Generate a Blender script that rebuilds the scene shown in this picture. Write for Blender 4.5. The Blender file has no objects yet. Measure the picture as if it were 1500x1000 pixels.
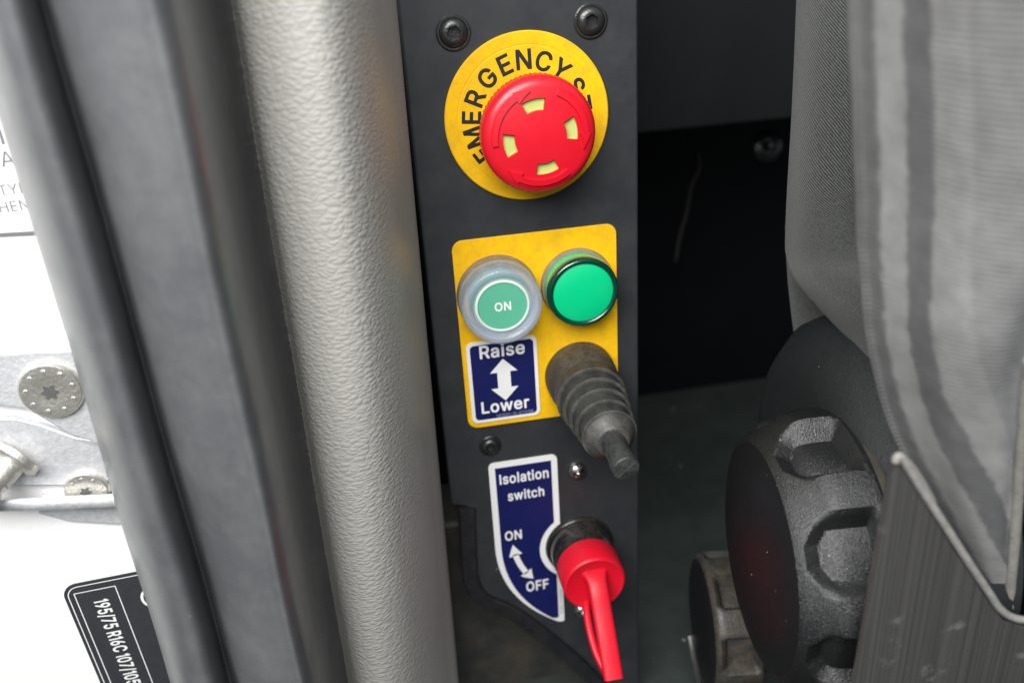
import bpy, bmesh, math, random
from mathutils import Vector, Matrix
random.seed(7)
sc = bpy.context.scene
S = 0.001                                   # everything below is laid out in millimetres
R = math.radians

# ------------------------------------------------------------------ camera
FPX = 1303.594                              # focal length in pixels of the 1500 px wide frame
CAM = Vector((-57.628, -320.416, 63.466))
C_RT = Vector((0.98314593, -0.17219014, -0.061438))
C_UP = Vector((0.12801004, 0.40842428, 0.90377156))
C_FW = Vector((0.13052779, 0.89640402, -0.42358274))
cd = bpy.data.cameras.new('camera'); cam = bpy.data.objects.new('camera', cd)
sc.collection.objects.link(cam); sc.camera = cam
cd.sensor_width = 36.0; cd.lens = FPX / 1500 * 36
cd.clip_start = 0.005; cd.clip_end = 50
m3 = Matrix((C_RT, C_UP, -C_FW)).transposed()
cam.matrix_world = Matrix.Translation(CAM * S) @ m3.to_4x4()
cd.dof.use_dof = True; cd.dof.focus_distance = 0.318; cd.dof.aperture_fstop = 8.0

# ------------------------------------------------------------------ light
# the cabin is lit by soft daylight that falls in from above, in front and a little to the left of the panel
w = bpy.data.worlds.new('World'); sc.world = w; w.use_nodes = True
nt = w.node_tree; bg = nt.nodes['Background']; bg.inputs[1].default_value = 0.5
tc = nt.nodes.new('ShaderNodeTexCoord'); sx = nt.nodes.new('ShaderNodeSeparateXYZ'); mr = nt.nodes.new('ShaderNodeMapRange'); cm = nt.nodes.new('ShaderNodeMix')
cm.data_type = 'RGBA'; cm.inputs['A'].default_value = (.055, .055, .05, 1); cm.inputs['B'].default_value = (.80, .90, 1.0, 1)   # dim ground below, pale sky above
mr.interpolation_type = 'SMOOTHSTEP'; mr.inputs['From Min'].default_value = -.30; mr.inputs['From Max'].default_value = .22
nt.links.new(tc.outputs['Generated'], sx.inputs[0]); nt.links.new(sx.outputs['Z'], mr.inputs['Value'])
nt.links.new(mr.outputs[0], cm.inputs['Factor']); nt.links.new(cm.outputs['Result'], bg.inputs[0])
ad = bpy.data.lights.new('daylight', 'AREA'); ad.shape = 'RECTANGLE'; ad.size = .62; ad.size_y = .42; ad.energy = 11.5; ad.color = (1, .985, .96)
ao = bpy.data.objects.new('daylight', ad); sc.collection.objects.link(ao)
ao.location = (-.26, -.52, .42)
ao.rotation_euler = (Vector(ao.location) - Vector((0, 0, -.06))).to_track_quat('Z', 'Y').to_euler()
vs = sc.view_settings; vs.view_transform = 'Standard'; vs.look = 'None'; vs.gamma = 1; vs.exposure = 0.1

# ------------------------------------------------------------------ helpers
def P(px, py, y):
    """the point of the vertical plane Y=y (mm) seen at a pixel of the 1500x1000 photograph"""
    d = C_RT * ((px - 750) / FPX) + C_UP * ((500 - py) / FPX) + C_FW
    return CAM + d * ((y - CAM.y) / d.y)

def new_empty(name, loc, label, cat, group=None):
    o = bpy.data.objects.new(name, None); sc.collection.objects.link(o)
    o.empty_display_size = 0.01
    o.location = Vector(loc) * S; o['label'] = label; o['category'] = cat
    if group: o['group'] = group
    return o

def root_loc(p):
    v = Vector((0, 0, 0))
    while p is not None:
        v += p.location; p = p.parent
    return v

def mk(name, vf, mats, parent=None, smooth=False, bevel=0, seg=2, label=None, cat=None, kind=None, auto=None, org=None):
    """one mesh object; vf = (verts in world mm, faces[, material indices])"""
    V, F = vf[0], vf[1]
    off = root_loc(parent) if parent else (Vector(org) * S if org else Vector((0, 0, 0)))
    me = bpy.data.meshes.new(name)
    me.from_pydata([(Vector(v) * S - off) for v in V], [], F)
    if not isinstance(mats, (list, tuple)): mats = [mats]
    for m in mats: me.materials.append(m)
    if len(vf) > 2:
        for p_, i in zip(me.polygons, vf[2]): p_.material_index = i
    bm = bmesh.new(); bm.from_mesh(me)
    bmesh.ops.recalc_face_normals(bm, faces=bm.faces)
    bm.to_mesh(me); bm.free()
    o = bpy.data.objects.new(name, me); sc.collection.objects.link(o)
    if parent: o.parent = parent
    elif org: o.location = off
    if smooth:
        for p_ in me.polygons: p_.use_smooth = True
        if auto:
            me.set_sharp_from_angle(angle=R(auto))
    if bevel:
        b = o.modifiers.new('bevel', 'BEVEL'); b.width = bevel * S; b.segments = seg
        b.limit_method = 'ANGLE'; b.angle_limit = R(40)
        for p_ in me.polygons: p_.use_smooth = True
        n = o.modifiers.new('wn', 'WEIGHTED_NORMAL'); n.keep_sharp = False
    if label: o['label'] = label
    if cat: o['category'] = cat
    if kind: o['kind'] = kind
    return o

def join(*vfs):
    V, F = [], []
    for v, f in vfs:
        b = len(V); V += list(v); F += [tuple(i + b for i in q) for q in f]
    return V, F

def prism(poly, y0, y1):
    """polygon of (x,z) between the planes y0 and y1"""
    n = len(poly)
    V = [(x, y0, z) for x, z in poly] + [(x, y1, z) for x, z in poly]
    F = [tuple(range(n)), tuple(range(2 * n - 1, n - 1, -1))]
    F += [(i, (i + 1) % n, n + (i + 1) % n, n + i) for i in range(n)]
    return V, F

def box(x0, x1, y0, y1, z0, z1):
    return prism([(x0, z0), (x1, z0), (x1, z1), (x0, z1)], y0, y1)

def rrect(x0, x1, z0, z1, r, n=6):
    pts = []
    for cx, cz, a0 in ((x1 - r, z1 - r, 0), (x0 + r, z1 - r, 90), (x0 + r, z0 + r, 180), (x1 - r, z0 + r, 270)):
        for i in range(n + 1):
            a = R(a0 + 90 * i / n); pts.append((cx + r * math.cos(a), cz + r * math.sin(a)))
    return pts

def frame(axis):
    a = Vector(axis).normalized()
    u = Vector((0, 0, 1)).cross(a)
    if u.length < 1e-4: u = Vector((1, 0, 0))
    u.normalize(); return a, u, a.cross(u).normalized()

def lathe(c, axis, prof, n=64, rad=None, cap=True, closed=False):
    """prof = [(r,h)] turned about an axis through c; rad(i_angle, r, h) may change r"""
    a, u, v = frame(axis); c = Vector(c); V, F = [], []
    for r, h in prof:
        for i in range(n):
            t = 2 * math.pi * i / n
            rr = rad(t, r, h) if rad else r
            V.append(c + a * h + (u * math.cos(t) + v * math.sin(t)) * rr)
    m = len(prof)
    for k in range(m - 1):
        for i in range(n):
            j = (i + 1) % n
            F.append((k * n + i, k * n + j, (k + 1) * n + j, (k + 1) * n + i))
    if closed:
        for i in range(n):
            j = (i + 1) % n
            F.append(((m - 1) * n + i, (m - 1) * n + j, j, i))
    elif cap:
        F.append(tuple(range(n))); F.append(tuple((m - 1) * n + i for i in range(n)))
    return V, F

def crom(pts, n):
    pts = [Vector(p) for p in pts]; out = []
    for i in range(len(pts) - 1):
        p0 = pts[i - 1] if i else pts[0] * 2 - pts[1]
        p1, p2 = pts[i], pts[i + 1]
        p3 = pts[i + 2] if i + 2 < len(pts) else pts[-1] * 2 - pts[-2]
        for k in range(n):
            t = k / n
            out.append(0.5 * ((2 * p1) + (p2 - p0) * t + (2 * p0 - 5 * p1 + 4 * p2 - p3) * t * t
                              + (3 * p1 - p0 - 3 * p2 + p3) * t ** 3))
    out.append(pts[-1].copy()); return out

def grid(rows):
    n = len(rows[0]); V = [p for r in rows for p in r]; F = []
    for k in range(len(rows) - 1):
        for i in range(n - 1):
            F.append((k * n + i, k * n + i + 1, (k + 1) * n + i + 1, (k + 1) * n + i))
    return V, F

def tube(path, r, n=10, flat=1.0, upv=None, cap=True):
    path = [Vector(p) for p in path]; V, F = [], []
    up = Vector(upv) if upv else Vector((0, 1, 0))
    for k, p in enumerate(path):
        t = (path[min(k + 1, len(path) - 1)] - path[max(k - 1, 0)]).normalized()
        a = up - t * up.dot(t); a.normalize(); b = t.cross(a)
        rr = r[k] if isinstance(r, (list, tuple)) else r
        for i in range(n):
            th = 2 * math.pi * i / n
            V.append(p + a * math.cos(th) * rr * flat + b * math.sin(th) * rr)
    for k in range(len(path) - 1):
        for i in range(n):
            j = (i + 1) % n
            F.append((k * n + i, k * n + j, (k + 1) * n + j, (k + 1) * n + i))
    if cap:
        F.append(tuple(range(n))); F.append(tuple((len(path) - 1) * n + i for i in range(n)))
    return V, F

# outlines of a plain grotesque alphabet in two weights (b, r): advance width and closed contours (x,y,x,y,...)
FONT = {'bE':(447,[[54,-19,377,-20,391,-15,396,-3,396,59,391,71,381,75,151,76,146,81,147,207,359,208,371,213,376,227,376,289,371,301,361,305,147,307,147,431,377,433,387,437,392,449,392,511,387,523,373,528,59,528,45,523,40,509,40,-1,45,-15]]),'bM':(657,[[54,-19,125,-20,137,-15,141,-5,143,298,147,293,269,-13,285,-20,345,-20,359,-13,479,293,483,298,485,-5,489,-15,501,-20,571,-20,583,-15,588,-1,588,509,583,523,569,528,475,528,459,521,315,147,169,521,153,528,59,528,45,523,40,509,40,-1,45,-15]]),'bR':(477,[[54,-19,129,-20,142,-13,146,-1,146,173,151,178,233,177,337,-15,349,-20,429,-20,443,-15,448,-1,443,17,346,197,381,222,401,247,419,285,428,321,428,385,415,431,394,469,375,488,349,505,299,523,267,528,59,528,45,523,40,509,40,-1,45,-15],[149,274,146,279,147,431,261,430,293,417,310,401,322,375,324,339,317,315,295,290,273,281,251,276]]),'bG':(549,[[230,-25,299,-26,333,-20,393,3,415,17,442,41,467,75,483,109,496,161,498,257,491,272,479,276,283,276,269,271,264,259,264,195,269,183,281,178,387,178,392,175,385,151,375,131,353,104,329,87,303,77,285,74,239,77,215,84,187,102,164,125,144,155,131,193,124,233,124,275,131,315,141,348,163,384,183,404,215,425,269,436,299,431,325,422,356,397,377,367,392,335,403,329,477,328,489,333,493,343,493,359,477,409,443,464,420,485,389,506,353,521,307,534,247,536,195,527,135,501,109,482,83,456,52,407,29,341,22,303,20,233,26,177,53,101,69,73,112,25,137,7,171,-9]]),'bN':(552,[[54,-19,129,-20,141,-15,145,-5,145,339,371,-15,383,-20,465,-20,479,-15,484,-1,484,509,479,523,467,528,397,528,385,523,381,513,379,171,153,523,141,528,59,528,45,523,40,509,40,-1,45,-15]]),'bC':(539,[[230,-25,313,-24,363,-9,399,9,431,32,449,53,473,91,492,147,492,163,488,173,477,179,403,179,392,173,383,148,368,123,353,106,333,91,295,76,249,74,219,83,183,104,155,136,139,166,128,203,124,235,124,275,135,329,143,351,166,387,184,405,217,426,237,432,271,436,309,429,331,419,359,397,372,381,392,335,403,329,475,328,488,335,492,345,492,361,483,391,463,435,442,465,416,489,383,510,309,534,249,536,197,527,133,499,107,480,69,436,49,398,33,353,22,301,20,233,28,173,49,111,71,71,106,29,135,9,177,-11]]),'bY':(500,[[198,-19,271,-20,284,-13,288,-1,289,199,467,487,474,509,467,524,455,528,379,528,365,523,237,314,233,317,107,523,95,528,17,528,2,521,-2,501,5,485,183,197,184,-3,189,-15]]),'bS':(475,[[184,-27,275,-26,315,-15,359,5,386,27,401,47,423,93,428,115,428,159,421,191,411,213,387,244,353,267,319,283,178,327,157,340,139,361,137,385,151,410,183,431,213,438,239,438,261,433,291,417,309,397,321,363,331,359,403,358,415,363,420,375,420,401,403,449,392,467,367,492,341,509,279,532,241,536,177,532,145,523,105,505,82,489,55,457,39,421,32,395,32,357,39,325,53,295,71,272,91,257,129,237,287,186,308,171,323,151,326,135,321,121,304,97,271,77,239,70,199,72,165,83,137,106,129,121,120,149,109,155,35,156,23,151,18,129,25,95,43,53,58,31,81,11,113,-7,145,-19]]),'bT':(477,[[188,-19,261,-20,273,-15,278,-3,278,429,283,432,419,432,433,437,438,449,438,509,431,524,419,528,31,528,16,521,12,511,12,451,17,437,31,432,169,432,174,429,174,-1,179,-15]]),'bO':(562,[[230,-25,301,-26,335,-19,373,-5,427,28,463,70,485,111,501,155,512,211,512,295,506,335,485,397,465,435,441,466,401,499,349,523,307,534,251,536,205,529,161,514,133,499,115,486,84,455,58,417,37,367,22,301,20,233,28,173,49,111,71,71,112,25,135,9,177,-11],[247,75,219,83,198,93,163,126,151,143,141,161,128,203,124,233,124,275,128,305,141,347,166,387,194,413,220,427,269,436,305,429,333,417,360,395,379,371,397,337,406,305,410,277,410,231,405,201,393,163,377,134,354,107,331,91,303,79,285,74]]),'bP':(473,[[54,-19,129,-20,142,-13,146,-1,147,165,265,166,295,171,339,187,363,201,386,221,403,245,423,295,428,321,428,371,424,397,407,443,395,463,369,490,351,501,317,517,267,528,59,528,45,523,40,509,40,-1,45,-15],[149,262,146,267,147,431,259,430,283,421,304,405,315,389,321,373,324,335,311,299,295,282,273,269,243,262]]),'ba':(418,[[130,-27,187,-28,221,-19,255,-2,263,-15,275,-20,341,-20,353,-15,357,-5,358,253,349,311,331,349,311,370,291,383,253,397,219,404,169,404,135,397,91,381,63,362,46,345,33,325,23,301,22,287,27,275,93,254,115,259,142,293,163,305,181,310,211,310,225,305,239,296,251,281,256,259,249,251,133,234,79,217,44,197,29,179,19,157,10,125,10,87,21,51,31,31,40,17,63,-3,99,-19],[157,67,132,75,120,85,113,98,115,117,127,130,143,139,161,144,255,158,253,125,247,109,235,92,203,71,183,66]]),'bi':(195,[[48,-19,117,-20,129,-15,134,-3,134,379,129,393,117,398,51,398,39,393,34,381,34,-1,39,-15],[66,425,99,424,123,433,135,445,145,467,146,497,139,515,124,533,105,541,73,544,53,537,32,521,25,505,22,469,31,447,45,433]]),'bs':(393,[[158,-27,227,-26,263,-15,295,1,311,12,333,39,350,83,352,109,347,141,333,173,317,192,295,207,273,217,159,249,139,260,131,271,131,283,143,298,163,309,177,312,197,312,219,305,234,293,251,265,265,258,289,260,325,269,339,275,344,287,343,297,330,333,313,358,293,375,268,389,247,397,215,404,147,402,121,395,85,379,71,370,49,347,37,325,28,297,31,239,45,207,63,186,83,173,115,159,219,131,232,125,245,111,247,99,231,80,219,73,193,66,169,66,139,77,123,93,111,119,99,125,73,124,35,115,21,109,16,87,25,59,33,41,55,12,77,-3,107,-17]]),'be':(432,[[180,-27,253,-26,291,-15,317,-3,339,12,361,34,375,58,386,87,385,97,379,108,317,124,303,124,289,118,274,93,255,77,231,68,205,66,183,71,165,79,136,105,128,119,120,143,123,148,375,148,387,153,391,163,388,249,377,287,357,331,338,355,309,377,269,395,231,404,177,404,149,397,103,377,81,362,53,330,39,305,21,255,14,217,14,157,20,125,35,81,53,47,97,3,135,-15],[123,241,123,249,133,267,153,290,177,305,201,310,233,305,247,298,269,275,284,245,279,240]]),'bL':(421,[[54,-19,363,-20,377,-15,382,-3,382,59,377,71,367,75,151,76,146,79,146,509,141,523,129,528,57,528,45,523,40,511,40,-1,45,-15]]),'bo':(444,[[176,-27,235,-28,257,-23,295,-10,331,12,359,42,375,69,389,103,400,149,402,189,398,239,389,273,367,321,349,346,313,377,283,391,237,404,179,404,151,397,119,386,87,366,62,341,44,315,25,269,16,225,14,173,20,125,35,81,53,47,97,3,145,-19],[205,67,175,73,161,82,139,107,127,126,123,141,116,195,129,253,146,279,175,303,199,310,215,310,241,303,256,293,270,279,283,259,291,239,298,207,298,171,287,125,270,97,241,73]]),'bw':(596,[[132,-19,201,-20,215,-15,281,211,285,217,352,-13,367,-20,433,-20,445,-15,563,367,564,381,559,393,547,398,479,398,463,391,397,165,337,381,331,393,319,398,251,398,235,391,171,165,165,177,103,393,89,398,21,398,9,393,4,381,5,367,113,11,122,-13]]),'br':(288,[[48,-19,117,-20,130,-13,134,-1,134,243,137,255,148,277,162,291,177,299,205,306,247,302,259,307,264,319,264,385,257,400,247,404,189,404,161,395,133,382,127,393,115,398,51,398,38,391,34,379,34,-1,39,-15]]),'bI':(214,[[54,-19,129,-20,141,-15,146,-3,146,509,141,523,129,528,57,528,45,523,40,511,40,-1,45,-15]]),'bl':(199,[[50,-19,121,-20,133,-15,138,-3,138,525,133,539,121,544,53,544,41,539,36,527,36,-1,41,-15]]),'bt':(256,[[140,-23,197,-23,225,-14,232,-1,232,15,224,53,217,69,205,74,175,70,157,73,149,83,146,97,146,303,151,306,207,306,219,311,224,323,224,381,219,393,209,397,147,399,146,473,141,485,129,490,63,490,51,485,46,473,45,399,3,398,-10,391,-14,381,-14,323,-9,311,1,307,41,306,46,303,46,71,57,35,72,9,87,-3,117,-17]]),'bn':(438,[[48,-19,117,-20,130,-13,134,-1,134,239,141,263,153,282,167,295,201,308,233,305,253,292,267,275,275,249,276,-1,280,-13,295,-20,361,-20,373,-15,378,-1,376,275,369,305,357,337,346,355,323,377,287,395,249,404,205,404,185,400,135,378,127,393,115,398,51,398,39,393,34,379,34,-1,39,-15]]),'bc':(424,[[176,-27,245,-26,267,-21,315,1,349,28,368,57,382,93,381,107,375,119,315,136,301,136,287,130,275,105,254,81,227,69,207,66,181,71,162,81,146,97,127,126,116,181,123,235,131,257,145,278,175,303,201,310,237,304,257,292,273,273,287,247,299,242,367,257,377,261,381,271,381,285,369,317,355,340,333,364,297,385,237,404,179,404,151,397,119,386,87,366,62,341,44,315,25,269,16,225,14,173,20,125,35,81,53,47,97,3,145,-19]]),'bh':(439,[[48,-19,117,-20,130,-13,134,-1,134,239,141,263,153,282,167,295,201,308,233,305,253,292,267,275,275,249,276,-1,281,-15,293,-20,361,-20,373,-15,378,-3,378,243,374,289,357,337,346,355,323,377,287,395,261,402,205,404,171,395,135,380,134,511,129,523,117,528,51,528,39,523,34,511,34,-1,39,-15]]),'bF':(439,[[54,-19,129,-20,141,-15,145,-5,147,199,349,200,361,205,366,217,366,281,361,293,351,297,147,299,147,431,375,433,385,437,390,449,390,511,385,523,371,528,59,528,45,523,40,509,40,-1,45,-15]]),'b1':(289,[[146,-19,219,-20,231,-15,236,-3,236,509,231,523,219,528,159,528,147,523,49,448,40,431,40,363,47,350,67,347,81,353,127,385,132,383,132,-1,137,-15]]),'b9':(482,[[124,-19,203,-20,218,-13,363,203,389,255,405,303,410,345,408,379,397,419,383,451,362,481,346,497,311,518,279,529,241,536,211,536,173,529,129,511,105,496,81,472,60,435,51,409,44,375,46,311,57,275,79,234,102,211,137,191,173,178,209,176,220,171,115,17,110,5,111,-5,115,-15],[215,265,199,269,185,277,161,301,148,331,146,363,159,399,179,422,207,437,233,440,261,431,277,420,291,404,303,377,308,343,295,307,275,282,263,273,247,267]]),'b5':(482,[[188,-25,249,-26,273,-21,325,-1,345,12,372,39,399,89,410,131,412,165,408,207,394,251,379,277,360,303,325,329,271,350,251,354,215,354,185,349,165,342,160,345,168,425,173,432,367,432,381,437,386,449,386,511,381,523,371,527,95,528,81,523,77,513,48,273,48,249,53,237,65,232,133,226,183,251,203,256,239,254,257,247,284,225,300,201,306,179,306,145,301,127,291,108,275,90,261,81,243,73,227,70,211,70,189,77,163,94,148,115,137,145,127,149,57,150,45,145,40,133,40,119,47,85,59,57,78,29,98,11,125,-6,161,-19]]),'b7':(482,[[92,-19,169,-20,182,-13,407,433,412,445,412,509,407,523,393,528,61,528,47,523,42,511,42,449,47,437,57,433,285,432,289,429,83,19,78,7,79,-5,83,-15]]),'b6':(482,[[198,-25,269,-24,307,-11,333,3,359,23,381,53,397,87,406,115,410,155,408,189,397,229,374,275,351,298,323,315,281,330,233,334,231,337,335,489,340,501,339,513,335,523,323,528,247,528,235,523,85,299,61,247,48,205,44,183,44,135,55,89,69,57,91,26,123,1,157,-15],[219,69,197,75,179,86,165,100,149,131,146,171,155,199,179,228,203,241,239,244,263,235,291,210,301,191,308,165,308,151,301,125,283,95,251,73,233,68]]),'b0':(482,[[194,-25,257,-26,285,-19,321,-3,352,19,379,53,403,105,414,141,424,201,422,325,405,397,385,443,360,481,319,513,287,527,243,536,193,534,167,527,131,511,111,498,92,479,69,445,51,405,38,363,28,297,28,213,32,175,45,121,64,71,90,31,112,9,149,-11],[217,71,199,76,181,88,163,109,149,135,137,175,132,203,130,283,143,357,159,393,187,425,205,435,227,440,253,433,273,420,287,405,305,374,320,311,324,275,324,233,318,183,309,147,287,103,266,83,251,75,237,70]]),'b/':(278,[[8,-95,75,-96,87,-91,91,-81,254,523,250,545,239,551,175,552,163,547,157,535,-6,-69,-2,-89]]),'rT':(452,[[193,-1,255,-2,260,1,260,447,265,450,417,450,420,455,420,505,417,510,35,510,30,507,30,455,33,450,187,450,192,447]]),'rY':(475,[[203,-1,269,-1,271,207,447,491,455,509,383,510,377,508,237,273,95,508,89,510,17,509,19,499,201,205]]),'rP':(448,[[59,-1,123,-2,128,1,129,183,261,184,291,189,325,201,350,215,372,235,389,259,405,299,410,325,410,369,406,393,393,429,381,450,355,476,337,487,313,499,263,510,59,509],[131,244,128,249,129,449,263,448,295,437,318,419,330,401,339,377,342,331,325,285,309,268,283,253,247,244]]),'rE':(422,[[59,-1,377,-1,378,53,375,58,133,58,128,63,129,225,353,226,358,231,358,283,355,288,129,289,129,449,371,450,374,455,373,509,59,509]]),'rH':(520,[[59,-1,123,-2,128,1,128,225,133,230,389,229,390,1,395,-2,459,-1,459,509,395,510,390,507,390,295,385,290,129,291,128,507,123,510,59,509]]),'rN':(527,[[59,-1,123,-2,128,1,128,315,123,416,197,293,385,-1,465,-1,465,509,403,510,398,507,399,96,139,509,59,509]]),'rA':(483,[[15,-1,87,-1,133,129,137,139,141,140,341,139,393,-1,463,-1,463,7,455,29,277,509,203,510,198,507,21,21],[161,200,159,203,239,442,319,202,315,200]]),'rI':(189,[[59,-1,123,-2,128,1,128,505,125,510,63,510,58,507]]),'rV':(483,[[203,-1,275,-2,281,1,457,485,463,509,397,510,391,506,241,68,203,183,87,507,81,510,15,509]]),'rF':(414,[[59,-1,123,-2,128,1,129,217,343,218,348,221,348,275,345,280,129,281,129,449,369,450,372,455,371,509,59,509]]),'rS':(450,[[188,-9,271,-8,311,3,345,19,372,41,387,61,405,97,410,119,410,155,403,187,382,221,361,240,315,265,165,312,142,327,127,342,121,355,118,387,122,401,136,423,173,447,207,456,243,456,287,443,319,418,331,395,337,376,401,377,402,397,389,435,367,465,327,495,275,514,237,518,181,514,149,505,119,491,97,476,73,449,57,417,50,391,50,361,59,323,72,301,95,278,125,259,153,247,297,202,322,185,333,174,339,161,344,147,344,131,334,105,322,87,301,71,281,61,245,52,195,54,151,69,123,93,103,138,37,137,38,117,47,87,63,57,84,33,127,7,149,-1]]),'r0':(457,[[198,-7,253,-8,281,-1,323,21,345,40,365,67,385,109,396,145,406,205,404,321,387,393,371,429,346,467,323,487,283,509,239,518,197,516,171,509,127,485,106,465,91,445,69,401,56,359,46,293,46,217,50,179,63,125,78,85,104,45,126,23,163,3],[213,53,192,59,167,74,149,95,133,125,119,171,114,199,112,287,125,361,132,383,153,419,183,446,201,453,229,458,259,451,277,442,301,420,321,385,338,315,342,279,342,229,336,179,327,143,320,121,301,88,280,69,261,59,241,52]]),'r1':(264,[[151,-1,213,-2,218,1,218,505,215,510,161,509,63,434,58,427,58,369,61,364,145,422,150,421]]),'r2':(457,[[63,-1,387,-2,392,1,392,55,389,60,163,63,176,81,288,197,326,241,363,295,377,329,382,353,382,393,373,427,351,464,324,489,300,503,267,514,233,518,183,514,161,507,120,485,95,460,75,426,64,383,65,361,127,360,137,402,147,422,164,439,201,456,231,458,255,453,281,441,301,423,315,395,318,361,309,329,278,281,63,50]]),'r3':(457,[[186,-7,247,-8,279,-1,319,15,358,45,377,73,389,101,396,145,394,169,383,207,361,241,330,267,307,279,281,288,233,292,230,295,373,458,374,505,371,510,73,510,68,507,68,455,71,450,283,449,157,304,156,251,159,246,219,246,253,239,281,227,297,215,313,195,326,161,326,131,313,94,295,76,273,63,243,54,203,52,163,63,139,78,124,95,111,133,47,134,42,131,44,109,52,83,67,56,92,31,113,17,143,3]]),'r5':(457,[[192,-7,243,-8,269,-3,311,13,345,39,359,55,381,93,392,135,392,189,381,233,357,276,338,297,296,323,247,336,217,336,177,327,139,309,152,447,157,450,365,450,368,455,368,505,365,510,99,510,94,507,66,269,67,251,129,244,161,263,197,274,233,274,253,269,277,257,299,238,317,207,326,173,326,151,319,123,305,95,287,75,245,54,207,52,167,67,149,80,139,92,121,132,59,131,65,89,73,71,93,42,112,25,139,8,165,-1]]),'r7':(457,[[97,-1,163,-2,168,1,393,447,393,509,61,509,60,455,63,450,315,450,319,447,98,9]]),'rB':(460,[[59,-1,273,-2,303,2,333,11,365,27,389,46,403,67,420,117,420,155,411,191,395,220,375,240,345,258,324,265,369,292,389,319,400,359,398,403,385,439,375,456,349,482,331,493,311,501,271,510,59,509],[131,58,128,63,129,227,277,226,293,221,315,209,339,183,354,145,352,121,339,94,317,75,293,65,271,60],[131,286,128,291,129,449,263,448,297,437,321,415,332,387,332,353,317,322,295,303,275,293,233,286]]),'r-':(457,[[113,187,337,186,340,191,340,243,335,246,115,246,112,241]])}
_tc = {}
def glyphs(txt, bold=0.0):
    """flat text as (verts2d, faces), scaled so that it fills a unit box, plus its aspect"""
    key = (txt, bold)
    if key in _tc: return _tc[key]
    cu = bpy.data.curves.new('t', 'CURVE'); cu.dimensions = '2D'; cu.fill_mode = 'BOTH'
    x = 0
    for ch in txt:
        if ch == ' ': x += 170; continue
        adv, cs = FONT[('b' if bold else 'r') + ch]; cs = [[(c[k], c[k + 1]) for k in range(0, len(c), 2)] for c in cs]
        for c in cs:
            sp = cu.splines.new('POLY'); sp.points.add(len(c) - 1); sp.use_cyclic_u = True
            for pt, q in zip(sp.points, c): pt.co = ((q[0] + x) / 1000, q[1] / 1000, 0, 1)
        x += adv
    o = bpy.data.objects.new('t', cu); sc.collection.objects.link(o)
    dg = bpy.context.evaluated_depsgraph_get(); me = o.evaluated_get(dg).to_mesh()
    V = [(v.co.x, v.co.y) for v in me.vertices]; F = [tuple(p.vertices) for p in me.polygons]
    o.evaluated_get(dg).to_mesh_clear()
    bpy.data.objects.remove(o); bpy.data.curves.remove(cu)
    V = [(a, b, 0) for a, b in V]
    x0, x1 = min(v[0] for v in V), max(v[0] for v in V); y0, y1 = min(v[1] for v in V), max(v[1] for v in V)
    V = [((a - x0) / (x1 - x0), (b - y0) / (y1 - y0), k * .006) for a, b, k in V]
    _tc[key] = (V, F, (x1 - x0) / (y1 - y0)); return _tc[key]

def text_box(txt, x0, x1, z0, z1, y, bold=0.02):
    V, F, a = glyphs(txt, bold)
    return [(x0 + (x1 - x0) * u, y - k, z0 + (z1 - z0) * v) for u, v, k in V], F

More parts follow.
